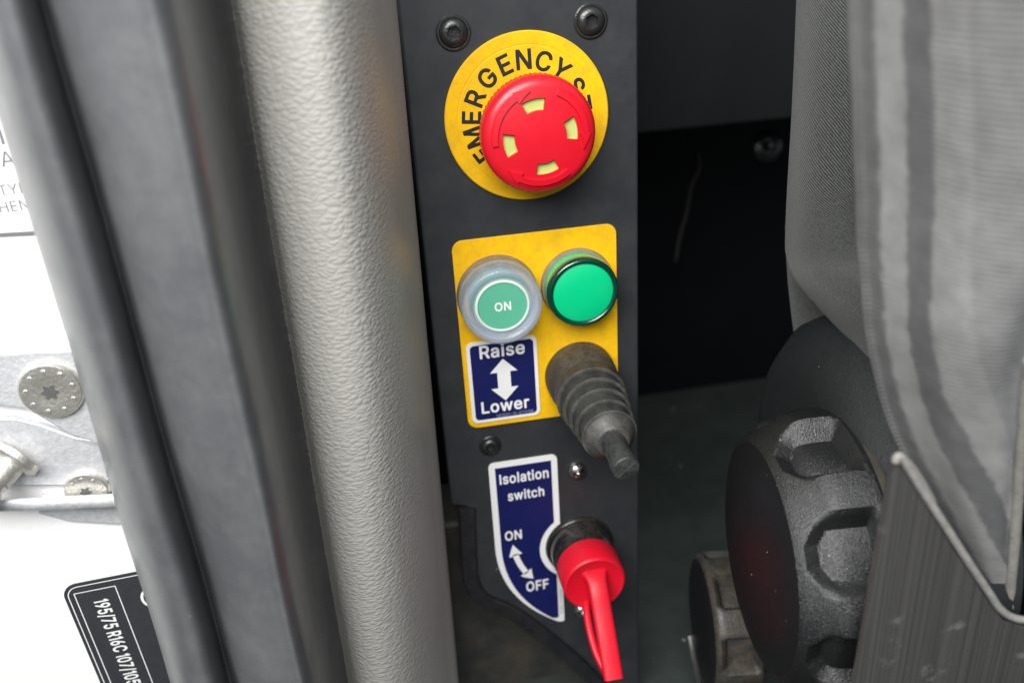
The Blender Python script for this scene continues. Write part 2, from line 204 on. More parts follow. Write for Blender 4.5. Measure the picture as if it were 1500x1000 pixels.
# ------------------------------------------------------------------ materials
def mat(name, col, rough=0.5, metal=0.0, spec=0.5, var=0.12, vscale=60, bump=0.0, bscale=400, dust=None, coat=0.0, sub=0.0, emit=None, spk=None, trans=0.0, alpha=1.0, rvar=0.1):
    m = bpy.data.materials.new(name); m.use_nodes = True; n = m.node_tree; b = n.nodes['Principled BSDF']
    N, L = n.nodes.new, n.links.new
    tc = N('ShaderNodeTexCoord'); obj = tc.outputs['Object']
    nz = N('ShaderNodeTexNoise'); nz.inputs['Scale'].default_value = vscale; nz.inputs['Detail'].default_value = 6
    L(obj, nz.inputs['Vector'])
    mx = N('ShaderNodeMix'); mx.data_type = 'RGBA'
    mx.inputs['A'].default_value = (*[c * (1 - var) for c in col], 1); mx.inputs['B'].default_value = (*[min(1, c * (1 + var)) for c in col], 1)
    L(nz.outputs['Fac'], mx.inputs['Factor'])
    out = mx.outputs['Result']
    rr = N('ShaderNodeMapRange'); rr.inputs['To Min'].default_value = max(0.02, rough - rvar); rr.inputs['To Max'].default_value = min(1, rough + rvar)
    n2 = N('ShaderNodeTexNoise'); n2.inputs['Scale'].default_value = vscale * 3; n2.inputs['Detail'].default_value = 4
    L(obj, n2.inputs['Vector']); L(n2.outputs['Fac'], rr.inputs['Value']); L(rr.outputs[0], b.inputs['Roughness'])
    if dust:                                # dust that has settled: (colour, amount, scale, only on upward faces)
        dc, amt, dsc, upw = dust
        n3 = N('ShaderNodeTexNoise'); n3.inputs['Scale'].default_value = dsc; n3.inputs['Detail'].default_value = 10; n3.inputs['Roughness'].default_value = 0.75
        L(obj, n3.inputs['Vector'])
        mr = N('ShaderNodeMapRange'); mr.inputs['From Min'].default_value = 0.42; mr.inputs['From Max'].default_value = 0.68; mr.inputs['To Max'].default_value = amt
        L(n3.outputs['Fac'], mr.inputs['Value']); f = mr.outputs[0]
        if upw:
            g = N('ShaderNodeNewGeometry'); sx = N('ShaderNodeSeparateXYZ'); L(g.outputs['Normal'], sx.inputs[0])
            m2 = N('ShaderNodeMapRange'); m2.inputs['From Min'].default_value = 0.3; m2.inputs['From Max'].default_value = 0.95
            L(sx.outputs['Z'], m2.inputs['Value'])
            mu = N('ShaderNodeMath'); mu.operation = 'MULTIPLY'; L(f, mu.inputs[0]); L(m2.outputs[0], mu.inputs[1]); f = mu.outputs[0]
        x2 = N('ShaderNodeMix'); x2.data_type = 'RGBA'; x2.inputs['B'].default_value = (*dc, 1)
        L(out, x2.inputs['A']); L(f, x2.inputs['Factor']); out = x2.outputs['Result']
    if spk:                                 # single pale specks of grit: (scale, size, amount)
        vo = N('ShaderNodeTexVoronoi'); vo.inputs['Scale'].default_value = spk[0]; L(obj, vo.inputs['Vector'])
        lt = N('ShaderNodeMath'); lt.operation = 'LESS_THAN'; L(vo.outputs['Distance'], lt.inputs[0])
        sp = N('ShaderNodeSeparateColor'); L(vo.outputs['Color'], sp.inputs[0])
        th = N('ShaderNodeMapRange'); th.inputs['From Min'].default_value = 1 - spk[2]; th.inputs['To Max'].default_value = spk[1]; th.inputs['To Min'].default_value = 0
        L(sp.outputs[0], th.inputs['Value']); L(th.outputs[0], lt.inputs[1])
        x3 = N('ShaderNodeMix'); x3.data_type = 'RGBA'; x3.inputs['B'].default_value = (.55, .54, .5, 1)
        L(out, x3.inputs['A']); L(lt.outputs[0], x3.inputs['Factor']); out = x3.outputs['Result']
    L(out, b.inputs['Base Color'])
    b.inputs['Metallic'].default_value = metal; b.inputs['Specular IOR Level'].default_value = spec
    b.inputs['Coat Weight'].default_value = coat; b.inputs['Coat Roughness'].default_value = 0.15
    b.inputs['Transmission Weight'].default_value = trans; b.inputs['Alpha'].default_value = alpha
    if sub:
        b.inputs['Subsurface Weight'].default_value = sub; b.inputs['Subsurface Scale'].default_value = 0.002
    if emit:
        b.inputs['Emission Color'].default_value = (*emit[0], 1); b.inputs['Emission Strength'].default_value = emit[1]
    if bump:
        n4 = N('ShaderNodeTexNoise'); n4.inputs['Scale'].default_value = bscale; n4.inputs['Detail'].default_value = 4
        L(obj, n4.inputs['Vector'])
        bp = N('ShaderNodeBump'); bp.inputs['Strength'].default_value = bump; bp.inputs['Distance'].default_value = 0.0004
        L(n4.outputs['Fac'], bp.inputs['Height']); L(bp.outputs[0], b.inputs['Normal'])
    m['b'] = b.name
    return m

BROWN = (.16, .115, .07)
M = {}
M['panel'] = mat('satin_black_metal', (.024, .027, .031), .42, spec=.5, var=.18, vscale=25, bump=.08, bscale=2500, dust=((.16, .15, .13), .10, 60, False), spk=(160, .13, .10))
M['edging'] = mat('black_rubber_edging', (.009, .010, .013), .5, var=.2, bump=.25, bscale=900, dust=(BROWN, .08, 90, False))
M['yellow'] = mat('yellow_plastic', (.88, .50, .004), .5, spec=.25, var=.05, vscale=40, bump=.03, bscale=900, dust=((.35, .2, .03), .4, 160, False), spk=None)
M['black_print'] = mat('black_print', (.012, .012, .012), .5, var=.2)
M['red'] = mat('red_plastic', (.62, .007, .020), .36, var=.05, vscale=50, bump=.05, bscale=1500, coat=.15)
M['key_red'] = mat('red_key_plastic', (.66, .005, .022), .4, spec=.35, var=.04, vscale=60, bump=.05, bscale=900, dust=((.25, .02, .02), .35, 90, False))
M['window'] = mat('pale_green_plastic', (.46, .55, .16), .4, var=.1, vscale=150)
M['dark_plastic'] = mat('dark_plastic', (.02, .02, .021), .4, var=.2, dust=((.22, .19, .15), .6, 200, True))
M['screw'] = mat('black_oxide_steel', (.07, .07, .07), .34, metal=.8, var=.3, vscale=300, bump=.3, bscale=1200)
M['steel'] = mat('bright_steel', (.62, .60, .56), .2, metal=1.0, var=.15, vscale=200, bump=.1, bscale=800)
M['white'] = mat('white_print', (.80, .80, .79), .4, var=.03)
M['navy'] = mat('navy_print', (.005, .009, .085), .45, var=.1, vscale=50, spk=(300, .12, .05))
M['gaiter'] = mat('grey_rubber', (.036, .036, .034), .5, var=.3, vscale=150, bump=.35, bscale=1500, dust=((.25, .24, .21), .25, 180, False))
M['gaiter_base'] = mat('dusty_rubber', (.036, .034, .027), .55, var=.3, vscale=200, bump=.35, bscale=1500, dust=((.20, .15, .09), .45, 220, True))
M['lever'] = mat('grey_lever_plastic', (.022, .024, .024), .45, var=.2, vscale=300, bump=.3, bscale=2500, dust=((.3, .3, .28), .12, 300, False))
M['iso_black'] = mat('glossy_black_plastic', (.010, .010, .010), .18, var=.3, dust=((.2, .17, .13), .22, 200, True))
M['boot'] = mat('milky_silicone', (.50, .59, .70), .10, var=.04, alpha=.36, rvar=.05, dust=((.26, .19, .11), .7, 200, True))
M['boot_dirt'] = mat('dusty_silicone', (.30, .25, .19), .5, var=.3, vscale=200, alpha=.85, dust=((.20, .13, .07), .8, 260, True))
M['cap_green'] = mat('sea_green_plastic', (.10, .42, .27), .4, var=.05, vscale=200)
M['cap_ring'] = mat('pale_ring', (.62, .74, .64), .4, var=.05)
M['lens'] = mat('bright_green_lens', (.0, .50, .20), .35, var=.02, coat=.3, emit=((.0, .75, .32), .05))
M['lens_rim'] = mat('dark_green_plastic', (.0, .04, .022), .10, var=.05, coat=1.0)
M['lens_side'] = mat('clear_green_plastic', (.02, .70, .34), .12, var=.1, coat=.5, trans=.4)
M['rubber'] = mat('grey_door_rubber', (.088, .092, .097), .33, spec=1.0, var=.16, vscale=30, bump=.12, bscale=500, dust=((.34, .34, .33), .15, 38, False), spk=(120, .06, .08))
M['white_paint'] = mat('white_paint', (.86, .86, .85), .25, var=.01, coat=.5, dust=((.75, .72, .65), .25, 35, False))
M['galv'] = mat('galvanised_steel', (.80, .82, .88), .5, metal=.6, var=.35, vscale=500, bump=.4, bscale=900, dust=((.75, .75, .78), .5, 260, False))
M['bolt'] = mat('pale_plated_steel', (.72, .70, .64), .34, metal=.8, var=.3, vscale=600, bump=.5, bscale=900)
M['recess_shade'] = mat('painted_shade_steel', (.16, .16, .165), .5, metal=.5, var=.3, vscale=500)  # darker steel; the shade of a bolt's drive is put into its colour
M['pale_print'] = mat('pale_blue_print', (.30, .33, .45), .5, var=.1)
M['grey_print'] = mat('grey_print', (.16, .16, .18), .5, var=.1)
M['sticker_black'] = mat('black_sticker', (.035, .037, .042), .4, var=.2, vscale=300, bump=.1, bscale=1500)
M['knob'] = mat('grained_black_plastic', (.010, .0105, .011), .30, spec=1.0, var=.15, vscale=80, bump=.95, bscale=2300, spk=(260, .07, .25))
M['knob_face'] = mat('smooth_black_plastic', (.010, .010, .011), .42, spec=.22, var=.15, vscale=60, bump=.12, bscale=1800, spk=(260, .07, .28))
M['cover'] = mat('speckled_black_plastic', (.014, .017, .018), .42, spec=.6, var=.2, vscale=120, bump=.8, bscale=3200, spk=(260, .06, .25))
M['dirt_ring'] = mat('dusty_ring', (.045, .040, .032), .8, var=.4, vscale=300, bump=.5, bscale=900)
M['dark_trim'] = mat('dark_cabin_trim', (.0085, .0095, .010), .6, spec=.2, var=.15, vscale=30, bump=.15, bscale=1200)
M['black_trim'] = mat('black_cabin_trim', (.004, .0044, .0055), .5, spec=.15, var=.3, vscale=20)
M['floor'] = mat('dark_green_floor', (.036, .045, .041), .55, spec=.35, var=.2, vscale=20, bump=.6, bscale=900, dust=((.09, .10, .09), .3, 30, False), spk=(90, .09, .25))
M['sill'] = mat('dusty_sill_plastic', (.024, .026, .024), .6, var=.25, vscale=40, bump=.3, bscale=800, dust=(BROWN, .28, 55, False))
M['plate'] = mat('grey_vinyl', (.12, .118, .112), .34, var=.15, vscale=60, bump=.06, bscale=900)
M['dirty_knob'] = mat('dirty_grey_plastic', (.030, .032, .031), .45, var=.25, vscale=120, bump=.5, bscale=900, dust=((.15, .11, .07), .55, 110, False))
M['rim'] = mat('pale_grey_piping', (.25, .24, .22), .55, var=.4, vscale=350, bump=.6, bscale=1100)
M['mech'] = mat('rusty_mechanism', (.15, .115, .08), .7, var=.5, vscale=180, bump=.6, bscale=500)
M['grey_block'] = mat('grey_plastic_block', (.035, .038, .036), .5, var=.15, vscale=100)
M['cord'] = mat('worn_cord', (.022, .019, .017), .7, var=.4, vscale=300)

def nodes(m):
    n = m.node_tree; return n, n.nodes['Principled BSDF'], n.nodes.new, n.links.new

# leather-grained trim
def leather():
    m = mat('leather_grain_trim', (.42, .41, .38), .40, spec=.2, var=.05, vscale=40)
    n, b, N, L = nodes(m); tc = N('ShaderNodeTexCoord'); mp = N('ShaderNodeMapping')
    mp.inputs['Scale'].default_value = (270, 310, 700); mp.inputs['Rotation'].default_value = (0, R(17), 0)
    nz = N('ShaderNodeTexNoise'); nz.inputs['Scale'].default_value = 220; nz.inputs['Detail'].default_value = 3
    L(tc.outputs['Object'], nz.inputs['Vector'])
    ad = N('ShaderNodeVectorMath'); ad.operation = 'MULTIPLY_ADD'; ad.inputs[1].default_value = (.0028,) * 3
    L(nz.outputs['Color'], ad.inputs[0]); L(tc.outputs['Object'], ad.inputs[2]); L(ad.outputs[0], mp.inputs['Vector'])
    vo = N('ShaderNodeTexVoronoi'); vo.feature = 'F1'; vo.inputs['Scale'].default_value = 1; L(mp.outputs[0], vo.inputs['Vector'])
    ve = N('ShaderNodeTexVoronoi'); ve.feature = 'DISTANCE_TO_EDGE'; ve.inputs['Scale'].default_value = 1; L(mp.outputs[0], ve.inputs['Vector'])
    rp = N('ShaderNodeMapRange'); rp.interpolation_type = 'SMOOTHSTEP'; rp.inputs['From Max'].default_value = .25; L(ve.outputs['Distance'], rp.inputs['Value'])
    inv = N('ShaderNodeMath'); inv.operation = 'SUBTRACT'; L(rp.outputs[0], inv.inputs[0]); L(vo.outputs['Distance'], inv.inputs[1])
    n2 = N('ShaderNodeTexNoise'); n2.inputs['Scale'].default_value = 1800; L(tc.outputs['Object'], n2.inputs['Vector'])
    mu = N('ShaderNodeMath'); mu.operation = 'MULTIPLY_ADD'; mu.inputs[1].default_value = .3
    L(n2.outputs['Fac'], mu.inputs[0]); L(inv.outputs[0], mu.inputs[2])
    sx = N('ShaderNodeSeparateXYZ'); L(tc.outputs['UV'], sx.inputs[0])
    fl = N('ShaderNodeMapRange'); fl.interpolation_type = 'SMOOTHSTEP'; fl.inputs['From Min'].default_value = .46; fl.inputs['From Max'].default_value = .72
    fl.inputs['To Min'].default_value = .40; fl.inputs['To Max'].default_value = .08; L(sx.outputs['X'], fl.inputs['Value'])
    bp = N('ShaderNodeBump'); bp.inputs['Distance'].default_value = .00042; L(fl.outputs[0], bp.inputs['Strength'])
    L(mu.outputs[0], bp.inputs['Height']); L(bp.outputs[0], b.inputs['Normal'])
    ro = N('ShaderNodeMapRange'); ro.inputs['From Min'].default_value = .52; ro.inputs['From Max'].default_value = .74; ro.inputs['To Min'].default_value = .56; ro.inputs['To Max'].default_value = .26
    L(sx.outputs['X'], ro.inputs['Value']); L(ro.outputs[0], b.inputs['Roughness'])
    return m
M['leather'] = leather()

def twill():
    m = mat('twill_cloth', (.15, .155, .145), .85, spec=.2, var=.1, vscale=40)
    n, b, N, L = nodes(m); tc = N('ShaderNodeTexCoord')
    wv = N('ShaderNodeTexWave'); wv.bands_direction = 'DIAGONAL'
    mp = N('ShaderNodeMapping'); L(tc.outputs['UV'], mp.inputs['Vector']); mp.inputs['Rotation'].default_value = (0, 0, R(0))
    wv.inputs['Scale'].default_value = 1.0; wv.inputs['Distortion'].default_value = 1.2; wv.inputs['Detail'].default_value = 2; wv.inputs['Detail Scale'].default_value = 3
    L(mp.outputs[0], wv.inputs['Vector']); mp.inputs['Scale'].default_value = (-.34, .56, .1)
    nz = N('ShaderNodeTexNoise'); nz.inputs['Scale'].default_value = 1300; nz.inputs['Detail'].default_value = 2; nz.inputs['Roughness'].default_value = .7; L(tc.outputs['Object'], nz.inputs['Vector'])
    mu = N('ShaderNodeMath'); mu.operation = 'MULTIPLY'; L(wv.outputs['Fac'], mu.inputs[0]); L(nz.outputs['Fac'], mu.inputs[1])
    rp = N('ShaderNodeMapRange'); rp.inputs['From Min'].default_value = .08; rp.inputs['From Max'].default_value = .48; L(mu.outputs[0], rp.inputs['Value'])
    cr = N('ShaderNodeMix'); cr.data_type = 'RGBA'; cr.inputs['A'].default_value = (.014, .016, .015, 1); cr.inputs['B'].default_value = (.135, .14, .133, 1)
    L(rp.outputs[0], cr.inputs['Factor']); L(cr.outputs['Result'], b.inputs['Base Color'])
    bp = N('ShaderNodeBump'); bp.inputs['Strength'].default_value = .5; bp.inputs['Distance'].default_value = .0004
    L(rp.outputs[0], bp.inputs['Height']); L(bp.outputs[0], b.inputs['Normal'])
    b.inputs['Sheen Weight'].default_value = .2
    return m
M['twill'] = twill()

def striped():
    """woven cloth with lighter and darker bands running down it (UV: mm across, mm down)"""
    m = mat('striped_cloth', (.3, .3, .3), .8, spec=.25, var=.05)
    n, b, N, L = nodes(m); tc = N('ShaderNodeTexCoord'); sx = N('ShaderNodeSeparateXYZ')
    nz = N('ShaderNodeTexNoise'); nz.inputs['Scale'].default_value = 16; nz.inputs['Detail'].default_value = 4; L(tc.outputs['UV'], nz.inputs['Vector'])
    L(tc.outputs['UV'], sx.inputs[0])
    a1 = N('ShaderNodeMath'); a1.operation = 'MULTIPLY_ADD'; a1.inputs[1].default_value = .045; L(nz.outputs['Fac'], a1.inputs[0]); L(sx.outputs['X'], a1.inputs[2])
    cr = N('ShaderNodeValToRGB'); cr.color_ramp.interpolation = 'LINEAR'
    e = cr.color_ramp.elements
    D, Lt, Md = (.14, .14, .143, 1), (.28, .28, .275, 1), (.18, .18, .18, 1)
    stops = [(0, (.10, .10, .10, 1)), (.155, (.125, .125, .125, 1)), (.185, Lt), (.285, Lt), (.305, D), (.415, D), (.435, Lt), (.58, Lt), (.60, (.23, .23, .23, 1)), (.80, (.24, .24, .24, 1)), (.81, Lt), (1, Lt)]
    e[0].position, e[0].color = stops[0]; e[1].position, e[1].color = stops[-1]
    for p_, c in stops[1:-1]:
        x = e.new(p_); x.color = c
    L(a1.outputs[0], cr.inputs['Fac'])
    wv = N('ShaderNodeTexWave'); wv.bands_direction = 'Y'; wv.inputs['Scale'].default_value = 14; wv.inputs['Distortion'].default_value = 1.5; wv.inputs['Detail'].default_value = 2
    L(tc.outputs['UV'], wv.inputs['Vector'])
    mm = N('ShaderNodeMix'); mm.data_type = 'RGBA'; mm.blend_type = 'MULTIPLY'; mm.inputs['Factor'].default_value = .22
    mo = N('ShaderNodeTexNoise'); mo.inputs['Scale'].default_value = 9; mo.inputs['Detail'].default_value = 6; L(tc.outputs['UV'], mo.inputs['Vector'])
    mk_ = N('ShaderNodeMix'); mk_.data_type = 'RGBA'; mk_.blend_type = 'OVERLAY'; mk_.inputs['Factor'].default_value = .35
    L(cr.outputs['Color'], mk_.inputs['A']); L(mo.outputs['Fac'], mk_.inputs['B']); L(mk_.outputs['Result'], mm.inputs['A']); L(wv.outputs['Color'], mm.inputs['B']); L(mm.outputs['Result'], b.inputs['Base Color'])
    bp = N('ShaderNodeBump'); bp.inputs['Strength'].default_value = .3; bp.inputs['Distance'].default_value = .0004
    L(wv.outputs['Fac'], bp.inputs['Height']); L(bp.outputs[0], b.inputs['Normal'])
    return m
M['striped'] = striped()

def vinyl():
    m = M['plate']; n, b, N, L = nodes(m); tc = N('ShaderNodeTexCoord'); mp = N('ShaderNodeMapping')
    mp.inputs['Scale'].default_value = (1500, 1500, 5); L(tc.outputs['Object'], mp.inputs['Vector'])
    nz = N('ShaderNodeTexNoise'); nz.inputs['Scale'].default_value = 1; nz.inputs['Detail'].default_value = 5; L(mp.outputs[0], nz.inputs['Vector'])
    bp = N('ShaderNodeBump'); bp.inputs['Strength'].default_value = .35; bp.inputs['Distance'].default_value = .0003
    L(nz.outputs['Fac'], bp.inputs['Height']); L(bp.outputs[0], b.inputs['Normal'])
    c = N('ShaderNodeMix'); c.data_type = 'RGBA'; c.inputs['A'].default_value = (.012, .012, .012, 1); c.inputs['B'].default_value = (.10, .098, .094, 1)
    L(nz.outputs['Fac'], c.inputs['Factor'])
    n5 = N('ShaderNodeTexNoise'); n5.inputs['Scale'].default_value = 110; n5.inputs['Detail'].default_value = 8; n5.inputs['Roughness'].default_value = .7; L(tc.outputs['Object'], n5.inputs['Vector'])
    sm = N('ShaderNodeMapRange'); sm.inputs['From Min'].default_value = .60; sm.inputs['From Max'].default_value = .70; sm.inputs['To Max'].default_value = .3; L(n5.outputs['Fac'], sm.inputs['Value'])
    c2 = N('ShaderNodeMix'); c2.data_type = 'RGBA'; c2.inputs['B'].default_value = (.34, .335, .32, 1)
    L(c.outputs['Result'], c2.inputs['A']); L(sm.outputs[0], c2.inputs['Factor']); L(c2.outputs['Result'], b.inputs['Base Color'])
vinyl()

# ------------------------------------------------------------------ setting: what shows of the cabin behind
zf = P(1000, 572, 300).z
floor = mk('floor', box(-60, 520, -40, 520, zf - 12, zf), M['floor'], kind='structure')
lip = P(1000, 194, 120).z
mk('rear_wall', box(30, 420, 122, 150, lip, 420), M['dark_trim'], kind='structure', bevel=3)
rec = mk('wall_recess', join(box(30, 520, 301, 311, zf + .3, lip + 60), box(30, 520, 150.6, 301, lip + 6, lip + 12), box(50, 62, 151, 300, zf + .3, lip + 5.5)), M['black_trim'], kind='structure')
mk('inner_wall', box(-150, 30, 62, 80, -420, 260), M['black_trim'], kind='structure')
mk('sill', box(-120, 40, 24, 60, -420, P(700, 860, 24).z + 40), M['sill'], kind='structure', bevel=3)

# ------------------------------------------------------------------ body pillar in white paint, with labels and hinge
YB = -30
mk('body_pillar', box(-330, P(330, 500, YB).x, YB, YB + 20, -260, 180), M['white_paint'], bevel=2,
   label='white painted door pillar of the vehicle behind the rubber seal', cat='car body')

def px_poly(pts, y): return [((q := P(a, b, y)).x, q.z) for a, b in pts]

def flat_text(txt, px, py, y, h, ang=0, bold=.01, stretch=1.0):
    """text whose left baseline point is seen at a pixel; h = cap height in mm; ang turns it in its plane"""
    V, F, a = glyphs(txt, bold); o = P(px, py, y); ca, sa = math.cos(R(ang)), math.sin(R(ang)); wd = h * a * stretch
    return [(o.x + (u * wd) * ca - (v * h) * sa, y - k, o.z + (u * wd) * sa + (v * h) * ca) for u, v, k in V], F

t = new_empty('paper_label', P(0, 300, YB), 'white paper label with grey lettering above the hinge', 'label')
tl, br = P(-90, 150, YB), P(120, 343, YB)
mk('sheet', prism(rrect(tl.x, br.x + 8, P(0, 344, YB).z, tl.z, 2), YB - .4, YB - .05), M['white_paint'], t)
y = YB - .5
for ft in (('PA', -15, 247, y, 4.6, 1, .0), ('TYPE', 0, 287, y, 3.3, 1, .0), ('HEN', 1, 312, y, 3.3, 1, .0), ('I', 3, 212, y, 4.6, 0, .01)):
    mk('lettering', flat_text(*ft), M['grey_print'], t)
a, b = P(-40, 346, y), P(55, 341, y)
mk('rule_line', prism([(a.x, a.z - .6), (b.x, b.z - .6), (b.x, b.z + .6), (a.x, a.z + .6)], y - .05, y + .05), M['grey_print'], t)

# tyre label: black, rounded, tilted text
t = new_empty('tyre_label', P(160, 930, YB), 'black sticker with white tyre size lettering low on the white pillar', 'sticker')
c0 = P(88, 858, YB); dn = (P(148, 1000, YB) - c0).normalized(); rt = Vector((-dn.z, 0, dn.x)) * -1
if rt.x < 0: rt = -rt
def lab(u, v, y): q = c0 + rt * u + dn * v; return (q.x, y, q.z)
def lab_poly(u0, u1, v0, v1, r, y0, y1):
    V, F = prism([(a, b) for a, b in rrect(u0, u1, v0, v1, r)], y0, y1)
    return [lab(a, b, yy) for a, yy, b in V], F
def lab_frame(u0, u1, v0, v1, r, wd, y):
    A, B = rrect(u0, u1, v0, v1, r), rrect(u0 + wd, u1 - wd, v0 + wd, v1 - wd, max(.1, r - wd)); n = len(A)
    return [lab(a, b, y) for a, b in A + B], [(i, (i + 1) % n, n + (i + 1) % n, n + i) for i in range(n)]
mk('backing', lab_poly(0, 60, 0, 85, 5.5, YB - .4, YB - .05), M['sticker_black'], t)
mk('border', lab_frame(1.3, 58.7, 1.3, 83, 4.4, .35, YB - .5), M['white'], t)
mk('text_frame', lab_frame(3.6, 19.0, 4.2, 80, .2, .35, YB - .5), M['white'], t)
V, F, asp = glyphs('195/75 R16C 107/105 R', .026)
mk('lettering', ([lab(15.0 - (1 - v) * 6.4, 9.2 + u * 48, YB - .55 - k) for u, v, k in V], F), M['white'], t)
mk('emblem', lab_frame(26, 44, 8, 18, 4.9, 1.0, YB - .5), M['white'], t)

# hinge / striker plate
YH = YB - 6
t = new_empty('hinge_bracket', P(60, 640, YB), 'scratched galvanised hinge bracket bolted to the white pillar', 'hinge')
outl = [(-40, 520), (60, 514), (130, 512), (200, 530), (200, 640), (150, 652), (100, 636), (40, 600), (-40, 590)]
mk('upper_plate', prism(px_poly(outl, YH), YH, YB - .1), M['galv'], t, bevel=.8)
mid = [(-40, 612), (20, 612), (60, 622), (110, 640), (170, 650), (190, 700), (120, 712), (60, 712), (-40, 712)]
mk('lower_plate', prism(px_poly(mid, YB - 3), YB - 3, YB - .12), M['galv'], t, bevel=.8)
rodp = [P(-60, 741, YH - 2), P(0, 739, YH - 2), P(90, 736, YH - 2), P(200, 731, YH - 2)]
mk('check_strap', tube(crom(rodp, 6), 2.6, 12, flat=.6), M['galv'], t, smooth=True)
foot = [(55, 752), (100, 764), (170, 768), (230, 764), (230, 725), (60, 725)]
mk('lower_tab', prism(px_poly(foot, YB - 2), YB - 2, YB - .14), M['galv'], t, bevel=.6)
def torx_bolt(px, py, y, r, parent):
    c = P(px, py, y)
    bo = mk('bolt', lathe(c, (0, -1, 0), [(r * 1.02, 0), (r, 1.2), (r * .93, 2.0), (r * .55, 2.3), (r * .50, 2.2)], 48, cap=True), M['bolt'], parent, smooth=True, auto=40)
    st = []
    for i in range(48):
        th = 2 * math.pi * i / 48; rr = r * (.235 + .05 * math.cos(6 * th)); st.append((c.x + rr * math.cos(th), c.z + rr * math.sin(th)))
    mk('drive_shade_star', prism(st, y - 2.36, y - 2.1), M['recess_shade'], bo)  # flat star, not sunk in; dark colour stands for the recess's shade
    V, F = [], []
    for k in range(9):
        th = 2 * math.pi * k / 9 + .2
        g = lathe((c.x + r * .72 * math.cos(th), y - 2.1, c.z + r * .72 * math.sin(th)), (0, -1, 0), [(r * .10, 0), (r * .07, .25)], 8)
        V, F = join((V, F), g)
    mk('head_marking', (V, F), M['bolt'], bo)
torx_bolt(76, 570, YH, 10.2, t)
torx_bolt(128, 716, YB - 3, 7.5, t)
c = P(25, 668, YB - 3); ax = (-.62, -.75, -.45)
mk('pin_collar', lathe(c, ax, [(8.5, 0), (8.5, 2.2), (7.2, 3.2), (5.2, 3.4)], 40), M['bolt'], t, smooth=True, auto=35)
mk('pin', lathe(c, ax, [(5.0, 2), (5.0, 10), (4.4, 10.5), (4.4, 13), (5.2, 13.5), (5.2, 20), (4.3, 21)], 32), M['bolt'], t, smooth=True, auto=35)

# ------------------------------------------------------------------ door seal and pillar trim: sections run vertically
def run(profile, n, t0=-.18, t1=1.18, rows=24, wob=0.0):
    top = crom([P(q[0], 0, q[2]) for q in profile], n); bot = crom([P(q[1], 1000, q[-1]) for q in profile], n)
    out = []
    for k in range(rows + 1):
        tt = t0 + (t1 - t0) * k / rows
        out.append([p + (q - p) * tt + Vector((wob * math.sin(k * .7 + i * .05), wob * .7 * math.sin(k * 1.1 + i * .03), 0)) for i, (p, q) in enumerate(zip(top, bot))])
    return grid(out)
seal = [(-15, 285, -46), (-46, 254, -58), (-52, 250, -72), (-38, 262, -86), (-4, 289, -95), (26, 311, -95), (50, 328, -87), (60, 337, -79), (65, 341, -78), (71, 347, -84), (86, 358, -94), (115, 383, -101.5), (155, 408, -105), (195, 429, -106), (218, 440, -108), (238, 450, -106), (258, 461, -100.5), (278, 473, -90), (296, 485, -74), (312, 498, -58), (330, 512, -47), (348, 524, -42), (356, 530, -40)]
mk('door_seal', run(seal, 6, wob=.25), M['rubber'], smooth=True, org=P(170, 1000, -100),
   label='ribbed grey rubber door seal running down beside the white pillar', cat='door seal')
trim = [(290, 480, -30, -34), (335, 508, -42, -47), (350, 524, -60, -60), (388, 547, -69, -65), (432, 573, -73.5, -64), (474, 600, -73, -57), (510, 624, -65, -45), (540, 645, -49, -31), (563, 660, -29, -19), (578, 670, -13, -11), (580.5, 672, -6.5, -6.5), (575, 668, -4, -4)]
tr_o = mk('pillar_trim', run(trim, 6), M['leather'], smooth=True, org=P(500, 1000, -50),
   label='light grey leather grained pillar trim between rubber seal and control panel', cat='pillar trim')
uv_ = tr_o.data.uv_layers.new(name='UVMap'); nc_ = (len(trim) - 1) * 6 + 1
for lp in tr_o.data.loops: uv_.data[lp.index].uv = ((lp.vertex_index % nc_) / (nc_ - 1), lp.vertex_index // nc_ / 24)

# ------------------------------------------------------------------ control panel
XR, XL = 41.8, -42.0
pan = new_empty('control_panel', (0, 0, -260), 'tall satin black metal control panel carrying the switches', 'panel')
zr = lambda px, py: P(px, py, 0)
edge = [zr(a, b) for a, b in ((684, 742), (686, 800), (690, 845), (706, 874), (745, 892), (790, 922), (850, 972), (905, 1030), (930, 1060))]
poly = [(XL, 120), (XL, edge[0].z + 2)] + [(p.x, p.z) for p in edge] + [(XR, edge[-1].z - 10), (XR, 120)]
mk('plate', prism(poly, 0, 3), M['panel'], pan, bevel=1.6, seg=4)
mk('side_flange', box(XR - 2.4, XR - .4, 3.2, 34, edge[-1].z - 8, 120), M['panel'], pan)
mk('side_flange', box(XL + .4, XL + 2.4, 3.2, 20, edge[0].z, 120), M['panel'], pan)
# rubber edging clipped over the cut lower corner
cl = crom(edge, 5); sec = [(-3.6, -1.6), (-3.0, -2.6), (2.6, -2.6), (3.4, -1.8), (3.4, 4.4), (-3.6, 4.4)]
V, F = [], []
for k, p in enumerate(cl):
    tg = (cl[min(k + 1, len(cl) - 1)] - cl[max(k - 1, 0)]).normalized(); nn = Vector((-tg.z, 0, tg.x))
    rib = .25 if k % 2 else 0
    for a, b in sec: V.append(p + nn * a + Vector((0, b - (rib if b < -2 else 0), 0)))
ns = len(sec)
for k in range(len(cl) - 1):
    for i in range(ns): F.append((k * ns + i, k * ns + (i + 1) % ns, (k + 1) * ns + (i + 1) % ns, (k + 1) * ns + i))
F += [tuple(range(ns)), tuple((len(cl) - 1) * ns + i for i in range(ns))]
mk('rubber_edging', (V, F), M['edging'], pan, smooth=True, auto=35)

